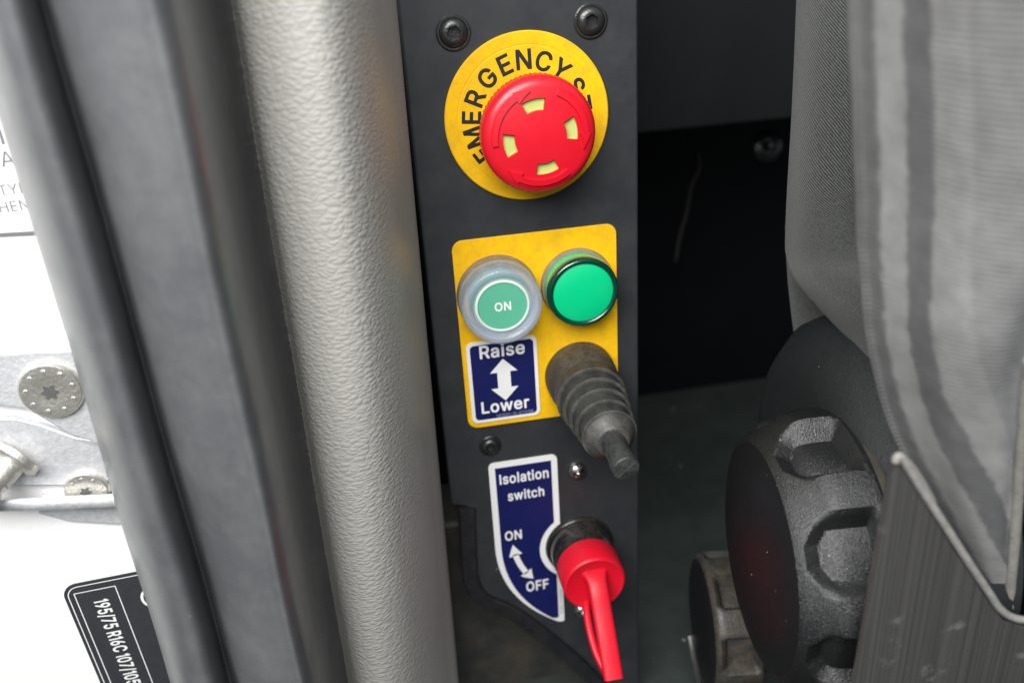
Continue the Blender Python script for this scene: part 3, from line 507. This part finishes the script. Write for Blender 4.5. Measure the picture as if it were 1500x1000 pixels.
def hexpoly(cx, cz, r, a0=0, n=6): return [(cx + r * math.cos(R(a0) + 2 * math.pi * i / n), cz + r * math.sin(R(a0) + 2 * math.pi * i / n)) for i in range(n)]
def button_screw(x, z, r, a0):
    # domed head with a real hexagonal recess
    n = 48; prof = [(r, 0), (r, .6), (r * .95, 1.2), (r * .82, 1.8), (r * .66, 2.2), (r * .58, 2.3)]
    V, F = lathe((x, 0, z), (0, -1, 0), prof, n, cap=False)
    base = len(V); k = len(prof) - 1
    for rr, h in ((r * .46, 2.3), (r * .44, .3)):
        for i in range(n):
            th = 2 * math.pi * i / n; s = math.pi / 3; q = (th - R(a0)) % s - s / 2
            e = rr * math.cos(math.pi / 6) / math.cos(q) * 1.12
            a, u, v = frame((0, -1, 0)); V.append(Vector((x, 0, z)) + a * h + (u * math.cos(th) + v * math.sin(th)) * e)
    for i in range(n):
        j = (i + 1) % n
        F.append((k * n + i, k * n + j, base + j, base + i)); F.append((base + i, base + j, base + n + j, base + n + i))
    F.append(tuple(base + n + i for i in range(n)))
    s_ = mk('screw', (V, F), M['screw'], pan, smooth=True, auto=38)
    mk('washer', lathe((x, 0, z), (0, -1, 0), [(r * 1.0, .05), (r * 1.22, .05), (r * 1.22, .5), (r * 1.12, .9), (r * 1.0, .9)], 48, closed=True), M['screw'], s_, smooth=True, auto=38)
button_screw(-24.05, 31, 5.0, 10); button_screw(24.4, 31.1, 5.0, 25); button_screw(-23.3, -134.7, 3.9, 0)
for x, z in ((13.7, -153.4), (13.6, -231.5)):
    rv = mk('rivet', lathe((x, 0, z), (0, -1, 0), [(4.1, 0), (4.0, .8), (3.4, 2.0), (2.4, 2.8), (1.2, 3.2)], 40), M['steel'], pan, smooth=True, auto=60)
    mk('rivet_pin', lathe((x, 0, z), (0, -1, 0), [(1.25, 3.0), (1.2, 3.9), (.7, 4.3)], 20), M['steel'], rv, smooth=True)

# ------------------------------------------------------------------ emergency stop
t = new_empty('emergency_stop_button', (0, 0, -30), 'red mushroom emergency stop button on a round yellow legend disc', 'emergency button')
disc = mk('legend_disc', lathe((0, 0, 0), (0, -1, 0), [(29.8, .1), (30, .5), (30, 1.3), (29.6, 1.7), (25.9, 1.7), (25.6, 1.7), (25.45, 1.62), (25.3, 1.62), (25.15, 1.7), (24.8, 1.7), (12, 1.7), (12, .1)], 128, closed=True), M['yellow'], t, smooth=True, auto=30)
V, F = [], []
for ch, a in zip('EMERGENCYSTOP', (213, 194, 174, 154.5, 132, 110.5, 91, 70.5, 51, 28, 9, -11, -31)):
    g, f, asp = glyphs(ch, .027); h = 7.0; wd = h * asp * .98; th = R(a); q = []
    ux, uz = math.sin(th), -math.cos(th); vx, vz = math.cos(th), math.sin(th)
    for u, v, k in g:
        lx, ly = (u - .5) * wd, 16.9 + v * h; q.append((ux * lx + vx * ly, -1.76 - k, uz * lx + vz * ly))
    V, F = join((V, F), (q, f))
mk('lettering', (V, F), M['black_print'], disc)
EC = (0.2, 0, -2.4)
mk('collar', lathe(EC, (0, -1, 0), [(13.5, 1.8), (13.5, 4), (11, 5), (11, 13)], 64), M['dark_plastic'], t, smooth=True, auto=35)
def dome(r): return 24.2 - 1.6 * (r / 17.5) ** 2 if r <= 17.5 else 0
NA = 144; rings = [0.01, 3, 6, 8.9, 9.0, 11, 13.0, 13.1, 15, 16.5, 17.5]
prof = [(r, dome(r)) for r in rings] + [(18.6, 22.0), (19.4, 21.2), (19.9, 20.0), (20.0, 19.0)]
wins = (99, 9, -81, -171)
V, F = lathe(EC, (0, -1, 0), prof, NA, cap=False)
a_, u_, v_ = frame((0, -1, 0))
def ang_of(i): d = u_ * math.cos(2 * math.pi * i / NA) + v_ * math.sin(2 * math.pi * i / NA); return math.degrees(math.atan2(d.z, d.x))
def inwin(i):
    a = ang_of(i + .5); return any(abs((a - w_ + 180) % 360 - 180) < 18 for w_ in wins)
F2 = []
for k in range(len(prof) - 1):
    for i in range(NA):
        if 4 <= k <= 5 and inwin(i): continue
        j = (i + 1) % NA; F2.append((k * NA + i, k * NA + j, (k + 1) * NA + j, (k + 1) * NA + i))
head = mk('mushroom_head', (V, F2), M['red'], t, smooth=True, auto=50)
mk('knurled_rim', lathe(EC, (0, -1, 0), [(19.9, 20.2), (20.15, 19.2), (20.15, 15.5), (19, 14.2), (14, 13.2), (10, 13)], 288, rad=lambda th, r, h: r - (.28 * (1 if int(th / (2 * math.pi) * 288 + .5) % 4 < 2 else 0) if r > 19.5 and h < 20 else 0)), M['red'], t, smooth=True, auto=25)
for w_ in wins:                              # recessed windows: red side walls, pale floor
    pts = []; A = [R(w_ - 18.4 + 36.8 * i / 8) for i in range(9)]
    pts = [(EC[0] + 13.05 * math.cos(x), EC[2] + 13.05 * math.sin(x)) for x in A] + [(EC[0] + 8.95 * math.cos(x), EC[2] + 8.95 * math.sin(x)) for x in reversed(A)]
    mk('window', prism(pts, -22.1, -21.4), M['window'], head)
    n = len(pts); hh = [dome(math.hypot(x - EC[0], z - EC[2])) for x, z in pts]
    mk('window_wall', ([(x, -h, z) for (x, z), h in zip(pts, hh)] + [(x, -21.6, z) for x, z in pts], [(i, (i + 1) % n, n + (i + 1) % n, n + i) for i in range(n)]), M['red'], head)
for a0 in (186, 66, -54):                    # raised turning arrows
    V, F = [], []; N_ = 26
    rows = []
    for i in range(N_ + 1):
        th = a0 - 66 * i / N_
        rows.append((th, 14.6, 16.9))
    rows += [(a0 - 66.01, 13.4, 17.6)] + [(a0 - 66 - 20 * k / 6, 13.4 + 2.2 * k / 6, 17.6 - 1.9 * k / 6) for k in range(1, 7)]
    for th, r0, r1 in rows:
        for r, dh in ((r0, -.3), (r0 + .15, .85), (r1 - .15, .85), (r1, -.3)):
            r = max(r, .1); V.append((EC[0] + r * math.cos(R(th)), -(dome(min(r, 17.5)) + dh), EC[2] + r * math.sin(R(th))))
    for k in range(len(rows) - 1):
        for i in range(3): F.append((k * 4 + i, k * 4 + i + 1, k * 4 + 5 + i, k * 4 + 4 + i))
    F += [(0, 1, 2, 3), tuple(len(V) - 4 + i for i in range(4))]
    mk('turn_arrow', (V, F), M['red'], head)

# ------------------------------------------------------------------ yellow backing plate with its two buttons and the lever
bx0, bx1, bz1, bz0 = -31.7, 32.6, -43.2, -124.9
mk('yellow_backing_plate', prism(rrect(bx0, bx1, bz0, bz1, 4.2), -.9, -.05), M['yellow'], bevel=.25, org=(0, 0, bz0),
   label='yellow rectangular backing plate behind the green button, lamp and lever', cat='backing plate')
YP = -.9

t = new_empty('on_push_button', (-16, YP, -81), 'green ON push button under a clear silicone cap', 'push button')
oc = (-15.7, YP, -66.2)
mk('dusty_skirt', lathe(oc, (0, -1, 0), [(15.9, 0), (15.9, 2.2), (15.6, 5.0), (14.6, 5.2), (14.6, 0)], 80, closed=True), M['boot_dirt'], t, smooth=True, auto=40)
mk('clear_cap', lathe(oc, (0, -1, 0), [(15.5, 5.3), (15.6, 9), (15.5, 13.2), (15.0, 14.8), (14.0, 15.4), (12.6, 15.2), (11.6, 14.2), (11.2, 13.2), (9.8, 13.1), (.01, 13.1), (.01, 12.3), (11.5, 12.3), (12.6, 13.2), (13.6, 13.6), (14.2, 12.4), (14.3, 5.3)], 96, closed=True), M['boot'], t, smooth=True, auto=60)
cap = mk('button_cap', lathe(oc, (0, -1, 0), [(11.6, .2), (11.6, 10.6), (11.2, 11.2), (9.6, 11.4), (.01, 11.4)], 80), M['cap_green'], t, smooth=True, auto=35)
mk('bezel_ring', lathe(oc, (0, -1, 0), [(10.6, 11.1), (10.5, 13.35), (10.1, 13.7), (9.6, 13.7), (9.4, 13.35), (9.4, 11.2)], 80, closed=True), M['cap_ring'], cap, smooth=True, auto=35)
mk('face', lathe(oc, (0, -1, 0), [(9.3, 13.12), (9.2, 13.3), (.01, 13.3)], 80), M['cap_green'], cap, smooth=True, auto=35)
tx = oc[0] + .1
mk('lettering', text_box('ON', tx - 3.15, tx + 3.15, oc[2] - 1.9, oc[2] + 1.7, YP - 13.36, .016), M['white'], cap)

t = new_empty('indicator_lamp', (16.2, YP, -80), 'bright green round indicator lamp with a dark green rim', 'indicator lamp')
lc = (16.2, YP, -66.0)
mk('base_ring', lathe(lc, (0, -1, 0), [(14.6, 0), (14.6, 1.6), (14.2, 2.4), (12, 2.4), (12, 0)], 80, closed=True), M['boot_dirt'], t, smooth=True, auto=40)
mk('lens_body', lathe(lc, (0, -1, 0), [(13.6, 2.5), (13.5, 6.2), (13.9, 6.6), (13.9, 7.6), (13, 7.8), (11, 7.8), (11, 2.5)], 96, closed=True), M['lens_side'], t, smooth=True, auto=35)
mk('lens_rim', lathe(lc, (0, -1, 0), [(13.9, 7.9), (14.1, 8.8), (14.0, 10.2), (13.5, 11.2), (12.8, 11.5), (12.0, 11.2), (11.8, 10.6), (11.8, 7.9)], 96, closed=True), M['lens_rim'], t, smooth=True, auto=60)
mk('lens', lathe(lc, (0, -1, 0), [(11.75, 8), (11.75, 10.5), (10.5, 10.9), (5, 11.4), (.01, 11.5)], 96), M['lens'], t, smooth=True, auto=50)

t = new_empty('lever_switch', (16, YP, -120), 'grey rubber gaitered lever switch with a ribbed cone and short stub', 'lever switch')
jc = Vector((16.1, YP, -106.2)); ja = (0.0, -1, -.055)
mk('base_boot', lathe(jc, ja, [(14.6, -1.5), (14.7, 2), (14.4, 8), (13.6, 13), (12.6, 14.5)], 80), M['gaiter_base'], t, smooth=True, auto=50)
hs_ = [14, 20.5, 27, 33.5, 40]; rs = [14.0, 13.1, 12.2, 11.3, 10.5]
for h, r in zip(hs_, rs):
    mk('gaiter_ring', lathe(jc, ja, [(r - 3, h - .6), (r - .7, h - .5), (r - .3, h - .1), (r - .35, h + 5.0), (r + .05, h + 5.5), (r + .05, h + 5.9), (r - .5, h + 6.2), (r - 3, h + 5.8)], 80), M['gaiter'], t, smooth=True, auto=50)
mk('gaiter_cone', lathe(jc, ja, [(9.3, 44.5), (9.75, 46.4), (9.5, 47.2), (8.0, 48.8), (6.8, 50.4), (6.2, 51.2), (5.7, 51.4), (4.2, 51)], 80), M['gaiter'], t, smooth=True, auto=50)
sh = mk('lever_stub', lathe(jc, ja, [(4.5, 49), (4.55, 61.8), (4.65, 62.2), (4.9, 62.4), (4.95, 63), (4.95, 66.9), (4.7, 67.6), (4.4, 67.8), (.01, 67.8)], 48), M['lever'], t, smooth=True, auto=40)
V, F = tube([jc + Vector(ja).normalized() * 67.9 + Vector((-3, 0, -2.6)), jc + Vector(ja).normalized() * 67.9 + Vector((3, 0, 2.6))], .1, 6)
mk('mould_line', (V, F), M['gaiter'], sh)

# ------------------------------------------------------------------ raise / lower label
def arrow2(cx, z0, z1, hw, sw, hl, y):
    pts = [(cx, z1), (cx + hw, z1 - hl), (cx + sw, z1 - hl), (cx + sw, z0 + hl), (cx + hw, z0 + hl), (cx, z0), (cx - hw, z0 + hl), (cx - sw, z0 + hl), (cx - sw, z1 - hl), (cx - hw, z1 - hl)]
    return prism(pts, y - .06, y + .06)
lx0, lx1, lz1, lz0 = -29.9, -1.2, -85.6, -122.4
t = new_empty('raise_lower_label', (-15.5, 0, lz0), 'navy and white Raise Lower label with a double arrow below the ON button', 'label')
mk('backing', prism(rrect(lx0, lx1, lz0, lz1, 2.6), -1.5, -.95), M['white'], t, bevel=.1)
mk('blue_field', prism(rrect(lx0 + 1.5, lx1 - 1.5, lz0 + 1.5, lz1 - 1.5, 1.7), -1.7, -1.52), M['navy'], t)
cx = (lx0 + lx1) / 2 + .1
mk('arrow', arrow2(cx, -113.2, -94.2, 5.6, 2.7, 5.9, -1.76), M['white'], t)
mk('lettering', text_box('Raise', cx - 9.2, cx + 9.2, -93.2, -87.2, -1.8, .02), M['white'], t)
mk('lettering', text_box('Lower', cx - 10.3, cx + 9.7, -118.2, -112.6, -1.8, .02), M['white'], t)
mk('part_number', text_box('VFS01-11-0753B', cx - 4.3, cx + 11.2, -120.6, -119.2, -1.8, 0), M['pale_print'], t)

# ------------------------------------------------------------------ isolation switch label
t = new_empty('isolation_label', (-10, 0, -232), 'navy and white Isolation switch label with ON and OFF beside the red key', 'label')
IC = (13.6, -193.2)
def iso_outline(m, off):
    x0, x1, z1, z0 = -24.9 + m, 5.0 - m, -143.4 - m, -236.3 + m * 1.05
    rr = 15.8 + m; pts = []
    def a_at(x): return math.acos(max(-1, min(1, (x - IC[0]) / rr)))
    a = a_at(x1); cr = max(.2, 2.4 - m)
    pts += [(x1, IC[1] + rr * math.sin(a))]
    pts = []
    for i in range(7): th = R(90 * i / 6); pts.append((x1 - cr + cr * math.cos(th), z1 - cr + cr * math.sin(th)))
    for i in range(7): th = R(90 + 90 * i / 6); pts.append((x0 + cr + cr * math.cos(th), z1 - cr + cr * math.sin(th)))
    # left edge down, then the long curved corner
    bez = [(x0, -189), (x0 + .3, -207), (x0 + 8 - m * .2, -223 + m * .55), (x1 - 3, z0 + .4)]
    for i in range(17):
        s = i / 16; p = [(1 - s) ** 3, 3 * s * (1 - s) ** 2, 3 * s * s * (1 - s), s ** 3]
        pts.append((sum(q * b_[0] for q, b_ in zip(p, bez)), sum(q * b_[1] for q, b_ in zip(p, bez))))
    pts += [(x1 - .8, z0), (x1, z0 + .8)]
    for i in range(21):
        th = -a + (-(2 * math.pi - 2 * a)) * 0  # placeholder start angle
        ang = (2 * math.pi - a) + (a - (2 * math.pi - a)) * i / 20
        pts.append((IC[0] + rr * math.cos(ang), IC[1] + rr * math.sin(ang)))
    return pts
mk('backing', prism(iso_outline(0, 0), -.6, -.05), M['white'], t)
mk('blue_field', prism(iso_outline(2.7, 0), -.8, -.62), M['navy'], t)
y = -.9
for wd_, a0_, a1_, b0_, b1_, bo_ in (('Isolation', -20.6, 1.0, -154.6, -149.2, .021), ('switch', -17.6, -1.4, -163.6, -158.4, .021), ('ON', -20.2, -12.6, -184.6, -179.4, .017), ('OFF', -12.2, -1.7, -215.0, -209.2, .017)):
    mk('lettering', text_box(wd_, a0_, a1_, b0_, b1_, y, bo_), M['white'], t)
V, F = [], []
p0, p1, p2 = Vector((-16.6, 0, -190.5)), Vector((-15.2, 0, -199.5)), Vector((-11.0, 0, -206))
def arc(s): return p0 * (1 - s) ** 2 + p1 * 2 * s * (1 - s) + p2 * s * s
def strip(a, b, wa, wb, n=8):
    V, F = [], []
    for k in range(n + 1):
        s = a + (b - a) * k / n; p = arc(s); tg = (arc(min(1, s + .01)) - arc(max(0, s - .01))).normalized(); nn = Vector((-tg.z, 0, tg.x))
        wd = wa + (wb - wa) * k / n
        V += [(p.x + nn.x * wd, y, p.z + nn.z * wd), (p.x - nn.x * wd, y, p.z - nn.z * wd)]
    for k in range(n): F.append((2 * k, 2 * k + 1, 2 * k + 3, 2 * k + 2))
    return V, F
p0 = Vector((-16.9, 0, -187.2)); p2 = Vector((-8.6, 0, -207.8)); p1 = Vector((-15.8, 0, -200))
mk('arrow', join(strip(.22, .78, 1.3, 1.3), strip(0, .25, .05, 3.1), strip(1, .75, .05, 3.1)), M['white'], t)
V, F, asp = glyphs('VFS01-11-0752A', 0)
mk('part_number', ([(3.2 + v * 1.2, -.72, -231.5 + u * 15) for u, v in [(q[0], 1 - q[1]) for q in V]], F), M['grey_print'], t)

# ------------------------------------------------------------------ isolator switch and its red key
kc = (IC[0], 0, IC[1] - .4)
t = new_empty('isolator_socket', (kc[0], 0, kc[2] - 15), 'glossy black round isolator socket that holds the red key', 'switch socket')
mk('flange', lathe(kc, (0, -1, 0), [(15.4, .05), (15.4, 1.5), (14.9, 2.2), (14.4, 2.4), (10, 2.4)], 80), M['iso_black'], t, smooth=True, auto=40)
mk('barrel', lathe(kc, (0, -1, 0), [(14.2, 2.4), (14.0, 9), (13.2, 12.6), (12.4, 13.6), (9, 13.6)], 80), M['iso_black'], t, smooth=True, auto=40)

t = new_empty('isolator_key', (kc[0], -14, kc[2] - 14), 'red plastic isolator key with a drooping loop handle in the black socket', 'key')
kk = (kc[0] + .1, 0, kc[2] - .2)
mk('key_cap', lathe(kk, (0, -1, 0), [(13.0, 13.8), (13.8, 14.2), (13.95, 15), (13.7, 26.5), (13.2, 27.6), (12.6, 27.9), (11.0, 27.2), (.01, 26.8)], 96), M['key_red'], t, smooth=True, auto=45)
# handle: a loop in the plane of the axis, outer bar flared at the root
def kp(h, z): return Vector((kk[0] + .1, -h, kk[2] + z))
up_path = crom([kp(22, 5.5), kp(28, 4.6), kp(33, 1.0), kp(38.5, -6), kp(45, -14), kp(51.5, -22.5), kp(55, -27)], 8)
nU = len(up_path)
def bar(path, wfun, tfun):
    V, F = [], []; n = 16
    for k, p in enumerate(path):
        s = k / (len(path) - 1); tg = (path[min(k + 1, len(path) - 1)] - path[max(k - 1, 0)]).normalized(); nn = Vector((1, 0, 0)).cross(tg).normalized()
        wx, th = wfun(s), tfun(s)
        for i in range(n):
            a = 2 * math.pi * i / n; ca, sa = math.cos(a), math.sin(a); e = .5
            V.append(p + Vector((1, 0, 0)) * wx * math.copysign(abs(ca) ** e, ca) + nn * th * math.copysign(abs(sa) ** e, sa))
    for k in range(len(path) - 1):
        for i in range(n): j = (i + 1) % n; F.append((k * n + i, k * n + j, (k + 1) * n + j, (k + 1) * n + i))
    F += [tuple(range(n)), tuple((len(path) - 1) * n + i for i in range(n))]
    return V, F
mk('handle', bar(up_path, lambda s: 4.3 + 5.2 * max(0, 1 - s * 3.6) ** 2 - .3 * s, lambda s: 2.6 - .5 * s), M['key_red'], t, smooth=True, auto=50)
lo_path = crom([kp(24, -9.5) + Vector((-3, 0, 0)), kp(29, -11.5) + Vector((-4.5, 0, 0)), kp(36, -16) + Vector((-5.2, 0, 0)), kp(44, -21.5) + Vector((-4.6, 0, 0)), kp(51, -25.8) + Vector((-2.6, 0, 0)), kp(54.5, -27.2) + Vector((-.6, 0, 0))], 8)
mk('handle_loop', bar(lo_path, lambda s: 1.5, lambda s: 2.0), M['key_red'], t, smooth=True, auto=50)

# ------------------------------------------------------------------ seat
seat = new_empty('vehicle_seat', P(1300, 1000, -90), 'grey cloth vehicle seat with a black recliner knob beside the panel', 'seat')
def uvmap(o, nu, nv, su=1.0, sv=1.0):
    me = o.data; uv = me.uv_layers.new(name='UVMap'); n = nu
    for lp in me.loops:
        k, i = divmod(lp.vertex_index, n); uv.data[lp.index].uv = (i / (n - 1) * su, k / (nv - 1) * sv)
def px_sheet(cols, rows_py, n, m):
    """cols: list of control columns; each a function py -> (px, y)"""
    rows = []
    for py in rows_py:
        rows.append(crom([P(*f(py)[:1], py, f(py)[1]) for f in cols], n))
    out = []
    cs = [crom([r[i] for r in rows], m) for i in range(len(rows[0]))]
    return [[c[k] for c in cs] for k in range(len(cs[0]))]
def lin(tab):
    def f(py):
        for (a, *va), (b, *vb) in zip(tab, tab[1:]):
            if py <= b or b == tab[-1][0]:
                s = (py - a) / (b - a); return tuple(x + (z - x) * s for x, z in zip(va, vb))
    return f
# side cloth
L0 = lin([(-120, 1171, 0), (0, 1167, 0), (150, 1161, -4), (300, 1152, -8), (370, 1150, -12), (412, 1166, -32), (455, 1203, -50), (500, 1243, -62), (560, 1279, -72), (650, 1318, -80), (740, 1350, -84)])
rowpy = [-120, -20, 80, 180, 280, 340, 375, 412, 455, 500, 560, 650, 700]
def off(dx, dy, conv=0):
    def f(py):
        a = L0(py); return (a[0] + dx, a[1] + dy)
    return f
rows = px_sheet([off(10, 32), off(1.5, 14), off(0, 0), off(8, -9), off(34, -26), off(80, -40), off(125, -46)], rowpy, 5, 4)
o = mk('side_cloth', grid(rows), M['twill'], seat, smooth=True); uvmap(o, len(rows[0]), len(rows), 110, 240)
# folded flap below it
L1 = lin([(330, 1152, 2), (400, 1155, 2), (460, 1161, 2), (525, 1170, 4), (600, 1180, 6)])
def o1(dx, dy): return lambda py: (L1(py)[0] + dx, L1(py)[1] + dy)
rows = px_sheet([o1(10, 26), o1(0, 8), o1(2, 0), o1(40, -10), o1(100, -16), o1(170, -18)], [330, 400, 460, 525, 600], 5, 5)
o = mk('cloth_fold', grid(rows), M['twill'], seat, smooth=True); uvmap(o, len(rows[0]), len(rows), 110, 80)
# front bolster in striped cloth
L2 = lin([(-160, 1234, -136), (0, 1240, -134), (250, 1249, -130), (400, 1258, -127), (500, 1268, -126), (590, 1291, -126), (655, 1316, -127), (760, 1372, -130), (900, 1462, -134), (1010, 1540, -136)])
R2 = lin([(-160, 1640, -186), (300, 1600, -170), (450, 1520, -160), (560, 1494, -152), (700, 1486, -144), (800, 1479, -139), (900, 1470, -135), (1010, 1545, -137)])
def bl(s, bulge):
    def f(py):
        a, b = L2(py), R2(py); return (a[0] + (b[0] - a[0]) * s, a[1] + (b[1] - a[1]) * s - bulge * max(.15, min(1, (b[0] - a[0]) / 240)))
    return f
def bback(py): a = L2(py); return (a[0] + 14, a[1] + 26)
def bback0(py): a = L2(py); return (a[0] + 60, a[1] + 62)
def bback2(py): b = R2(py); return (b[0] - 4, b[1] + 16)
def bback3(py): b = R2(py); return (b[0] + 10, b[1] + 75)
rows = px_sheet([bback0, bback, bl(0, 0), bl(.06, 1.0), bl(.25, 6), bl(.5, 12), bl(.8, 10), bl(.95, 5), bl(1, 0), bback2, bback3], [-160, -60, 60, 180, 300, 400, 500, 590, 655, 760, 850, 892], 6, 4)
for k, r in enumerate(rows):
    for i, p in enumerate(r): r[i] = p + Vector((0, .3 * math.sin(k * .55 + i * .3) + .2 * math.sin(k * 1.3 - i * .21), 0))
o = mk('front_bolster', grid(rows), M['striped'], seat, smooth=True); me = o.data; uvl = me.uv_layers.new(name='UVMap'); nc = len(rows[0]); arcs = []
for r in rows:
    a_s = [0]
    for p, q in zip(r, r[1:]): a_s.append(a_s[-1] + math.hypot(q.x - p.x, q.y - p.y))
    arcs.append([x - a_s[12] for x in a_s])
full = arcs[8][48]; arcs = [[x / full for x in r] for r in arcs]
for lp in me.loops:
    k, i = divmod(lp.vertex_index, nc); uvl.data[lp.index].uv = (arcs[k][i], rows[k][i].z / 60)
Rw = [P(R2(py)[0], py, R2(py)[1]) for py in (560, 640, 720, 800, 860)]
mk('bolster_edge', tube(crom([p + Vector((.5, -1, 0)) for p in [P(1500, 520, -156)] + Rw + [P(1474, 885, -137)]], 8), 1.6, 10), M['rim'], seat, smooth=True)
mk('seat_core', prism([(P(1500, 500, -120).x + 40, 40), (P(1500, 500, -120).x + 120, 40), (P(1500, 500, -120).x + 120, -330), (P(1500, 500, -120).x + 40, -330)], -118, -40), M['black_trim'], seat)

# recliner housing, dust ring, knob
YK = -92; kb = P(1248, 800, YK); KX = kb.x; KZ = P(1180, 812, YK).z; kr = 56.0
AX = (-1, .11, 0); kcen = Vector((KX, YK, KZ))
hc = Vector((KX + 1, YK + 27, KZ + 1))
mk('recliner_cover', lathe(hc, AX, [(72, -34), (71, -16), (67, -4), (58, 4), (48, 6.5), (42, 7)], 96), M['cover'], seat, smooth=True, auto=60)
mk('dust_ring', lathe(kcen, AX, [(45, 3), (48.5, 3), (48.5, 7.6), (45, 8)], 96, closed=True), M['dirt_ring'], seat, smooth=True, auto=50)
NK = 320
def flute(th, r, h):
    # eight grip recesses: two facets meeting in a shallow trough, pointed towards the face
    h = h / 1.08
    if h < 6 or r < 34: return r
    q = abs((math.degrees(th) - KOFF + 22.5) % 45 - 22.5)
    wq = min(1, max(0, (15.5 - q) / 5.0)); he = 28.5 - .42 * max(0, q - 5)
    wh = min(1, max(0, (h - 7.5) / 2.2)) * min(1, max(0, (he - h) / 5.0))
    return r - 6.8 * wq * wh
KOFF = -8.0
pr = [(48, 4), (54.5, 5), (55.8, 6.2), (56, 7.2), (56, 8.0), (56.1, 9.0), (56.1, 10.0), (56.1, 12.5), (56, 15), (55.8, 17.5), (55.5, 19), (55.0, 20.2), (54.2, 21.2)]
pr += [(54.2 - 7.7 * k / 12, 21.2 + 8.0 * k / 12) for k in range(1, 13)] + [(45.8, 29.8), (44.6, 30.7)]
pr = [(r_ * .89, h_ * 1.08) for r_, h_ in pr]
K = mk('recliner_knob', lathe(kcen, AX, pr, NK, rad=flute), M['knob'], seat, smooth=True, auto=26)
mk('knob_face', lathe(kcen, AX, [(39.8, 33.0), (36, 34.4), (28, 35.8), (18, 37), (.01, 37.6)], NK), M['knob_face'], K, smooth=True, auto=40)

# lower adjuster wheel, partly hidden
yc = -26; wc = P(1100, 908, yc); LOFF = 16.0
def flute2(th, r, h):
    if h < 4 or r < 20: return r
    q = abs((math.degrees(th) - LOFF + 25.7) % 51.43 - 25.7); wq = min(1, max(0, (15 - q) / 4.0))
    return r - 7.5 * wq * min(1, max(0, (h - 4) / 1.5)) * min(1, max(0, (19 - h) / 2.0))
W = mk('adjuster_knob', lathe(wc, (-1, .16, 0), [(24, 0), (30, 1), (31.5, 2.5)] + [(32, 3.5 + k) for k in range(16)] + [(31.6, 20.5), (30.6, 21.6), (29, 22.4)], 210, rad=flute2), M['dirty_knob'], seat, smooth=True, auto=40)
mk('knob_face', lathe(wc, (-1, .16, 0), [(29, 22.3), (26, 23.4), (14, 24.2), (.01, 24.4)], 96), M['knob_face'], W, smooth=True, auto=40)
q = P(1015, 935, 0); mk('lever_strip', tube([P(1011, 930, -10), P(1032, 1040, -14)], 1.6, 8, flat=.4), M['plate'], seat, smooth=True)

# grey vinyl side guard with piping
YG = -150
gp = [(1313, 671), (1254, 1004), (1240, 1085), (1560, 1085), (1560, 918), (1500, 918), (1470, 908), (1440, 868), (1395, 798), (1350, 728), (1322, 684)]
mk('side_guard', prism(px_poly(gp, YG), YG, YG + 3.0), M['plate'], seat, bevel=.5)
pip = [(1312, 676), (1313, 671), (1318, 668), (1328, 680), (1350, 716), (1385, 770), (1420, 824), (1448, 866), (1466, 892), (1488, 905), (1520, 908), (1560, 904)]
mk('piping', tube(crom([P(a, b, YG - .5) for a, b in pip], 6), 1.1, 12), M['rim'], seat, smooth=True)
pip2 = [(1320, 669), (1334, 684), (1350, 708), (1366, 736)]
mk('piping', tube(crom([P(a, b, YG + 3.6) for a, b in pip2], 6), 1.2, 10), M['rim'], seat, smooth=True)

# ------------------------------------------------------------------ small things in the dark gap
pth = [P(a, b, 240) for a, b in ((1020, 222), (1024, 245), (1012, 275), (1006, 310), (996, 345), (989, 385))]
mk('hanging_cord', tube(crom(pth, 6), 1.5, 8), M['cord'], smooth=True, org=pth[-1],
   label='short worn cord hanging in the dark gap behind the panel', cat='cord')
c = P(1122, 214, 200)
t = new_empty('fixing_bolt', c, 'dark shiny bolt head in the gap beside the seat cloth', 'bolt')
mk('bolt_head', lathe(c, (0, -1, .3), [(10, 0), (10, 2), (8, 4), (5, 4.6), (4.4, 3.6), (.01, 3.4)], 40), M['screw'], t, smooth=True, auto=40)
mk('bolt_stud', lathe(c + Vector((0, -4, 1)), (0, -1, .3), [(3, 0), (3, 3), (2, 4)], 20), M['screw'], t, smooth=True, auto=40)
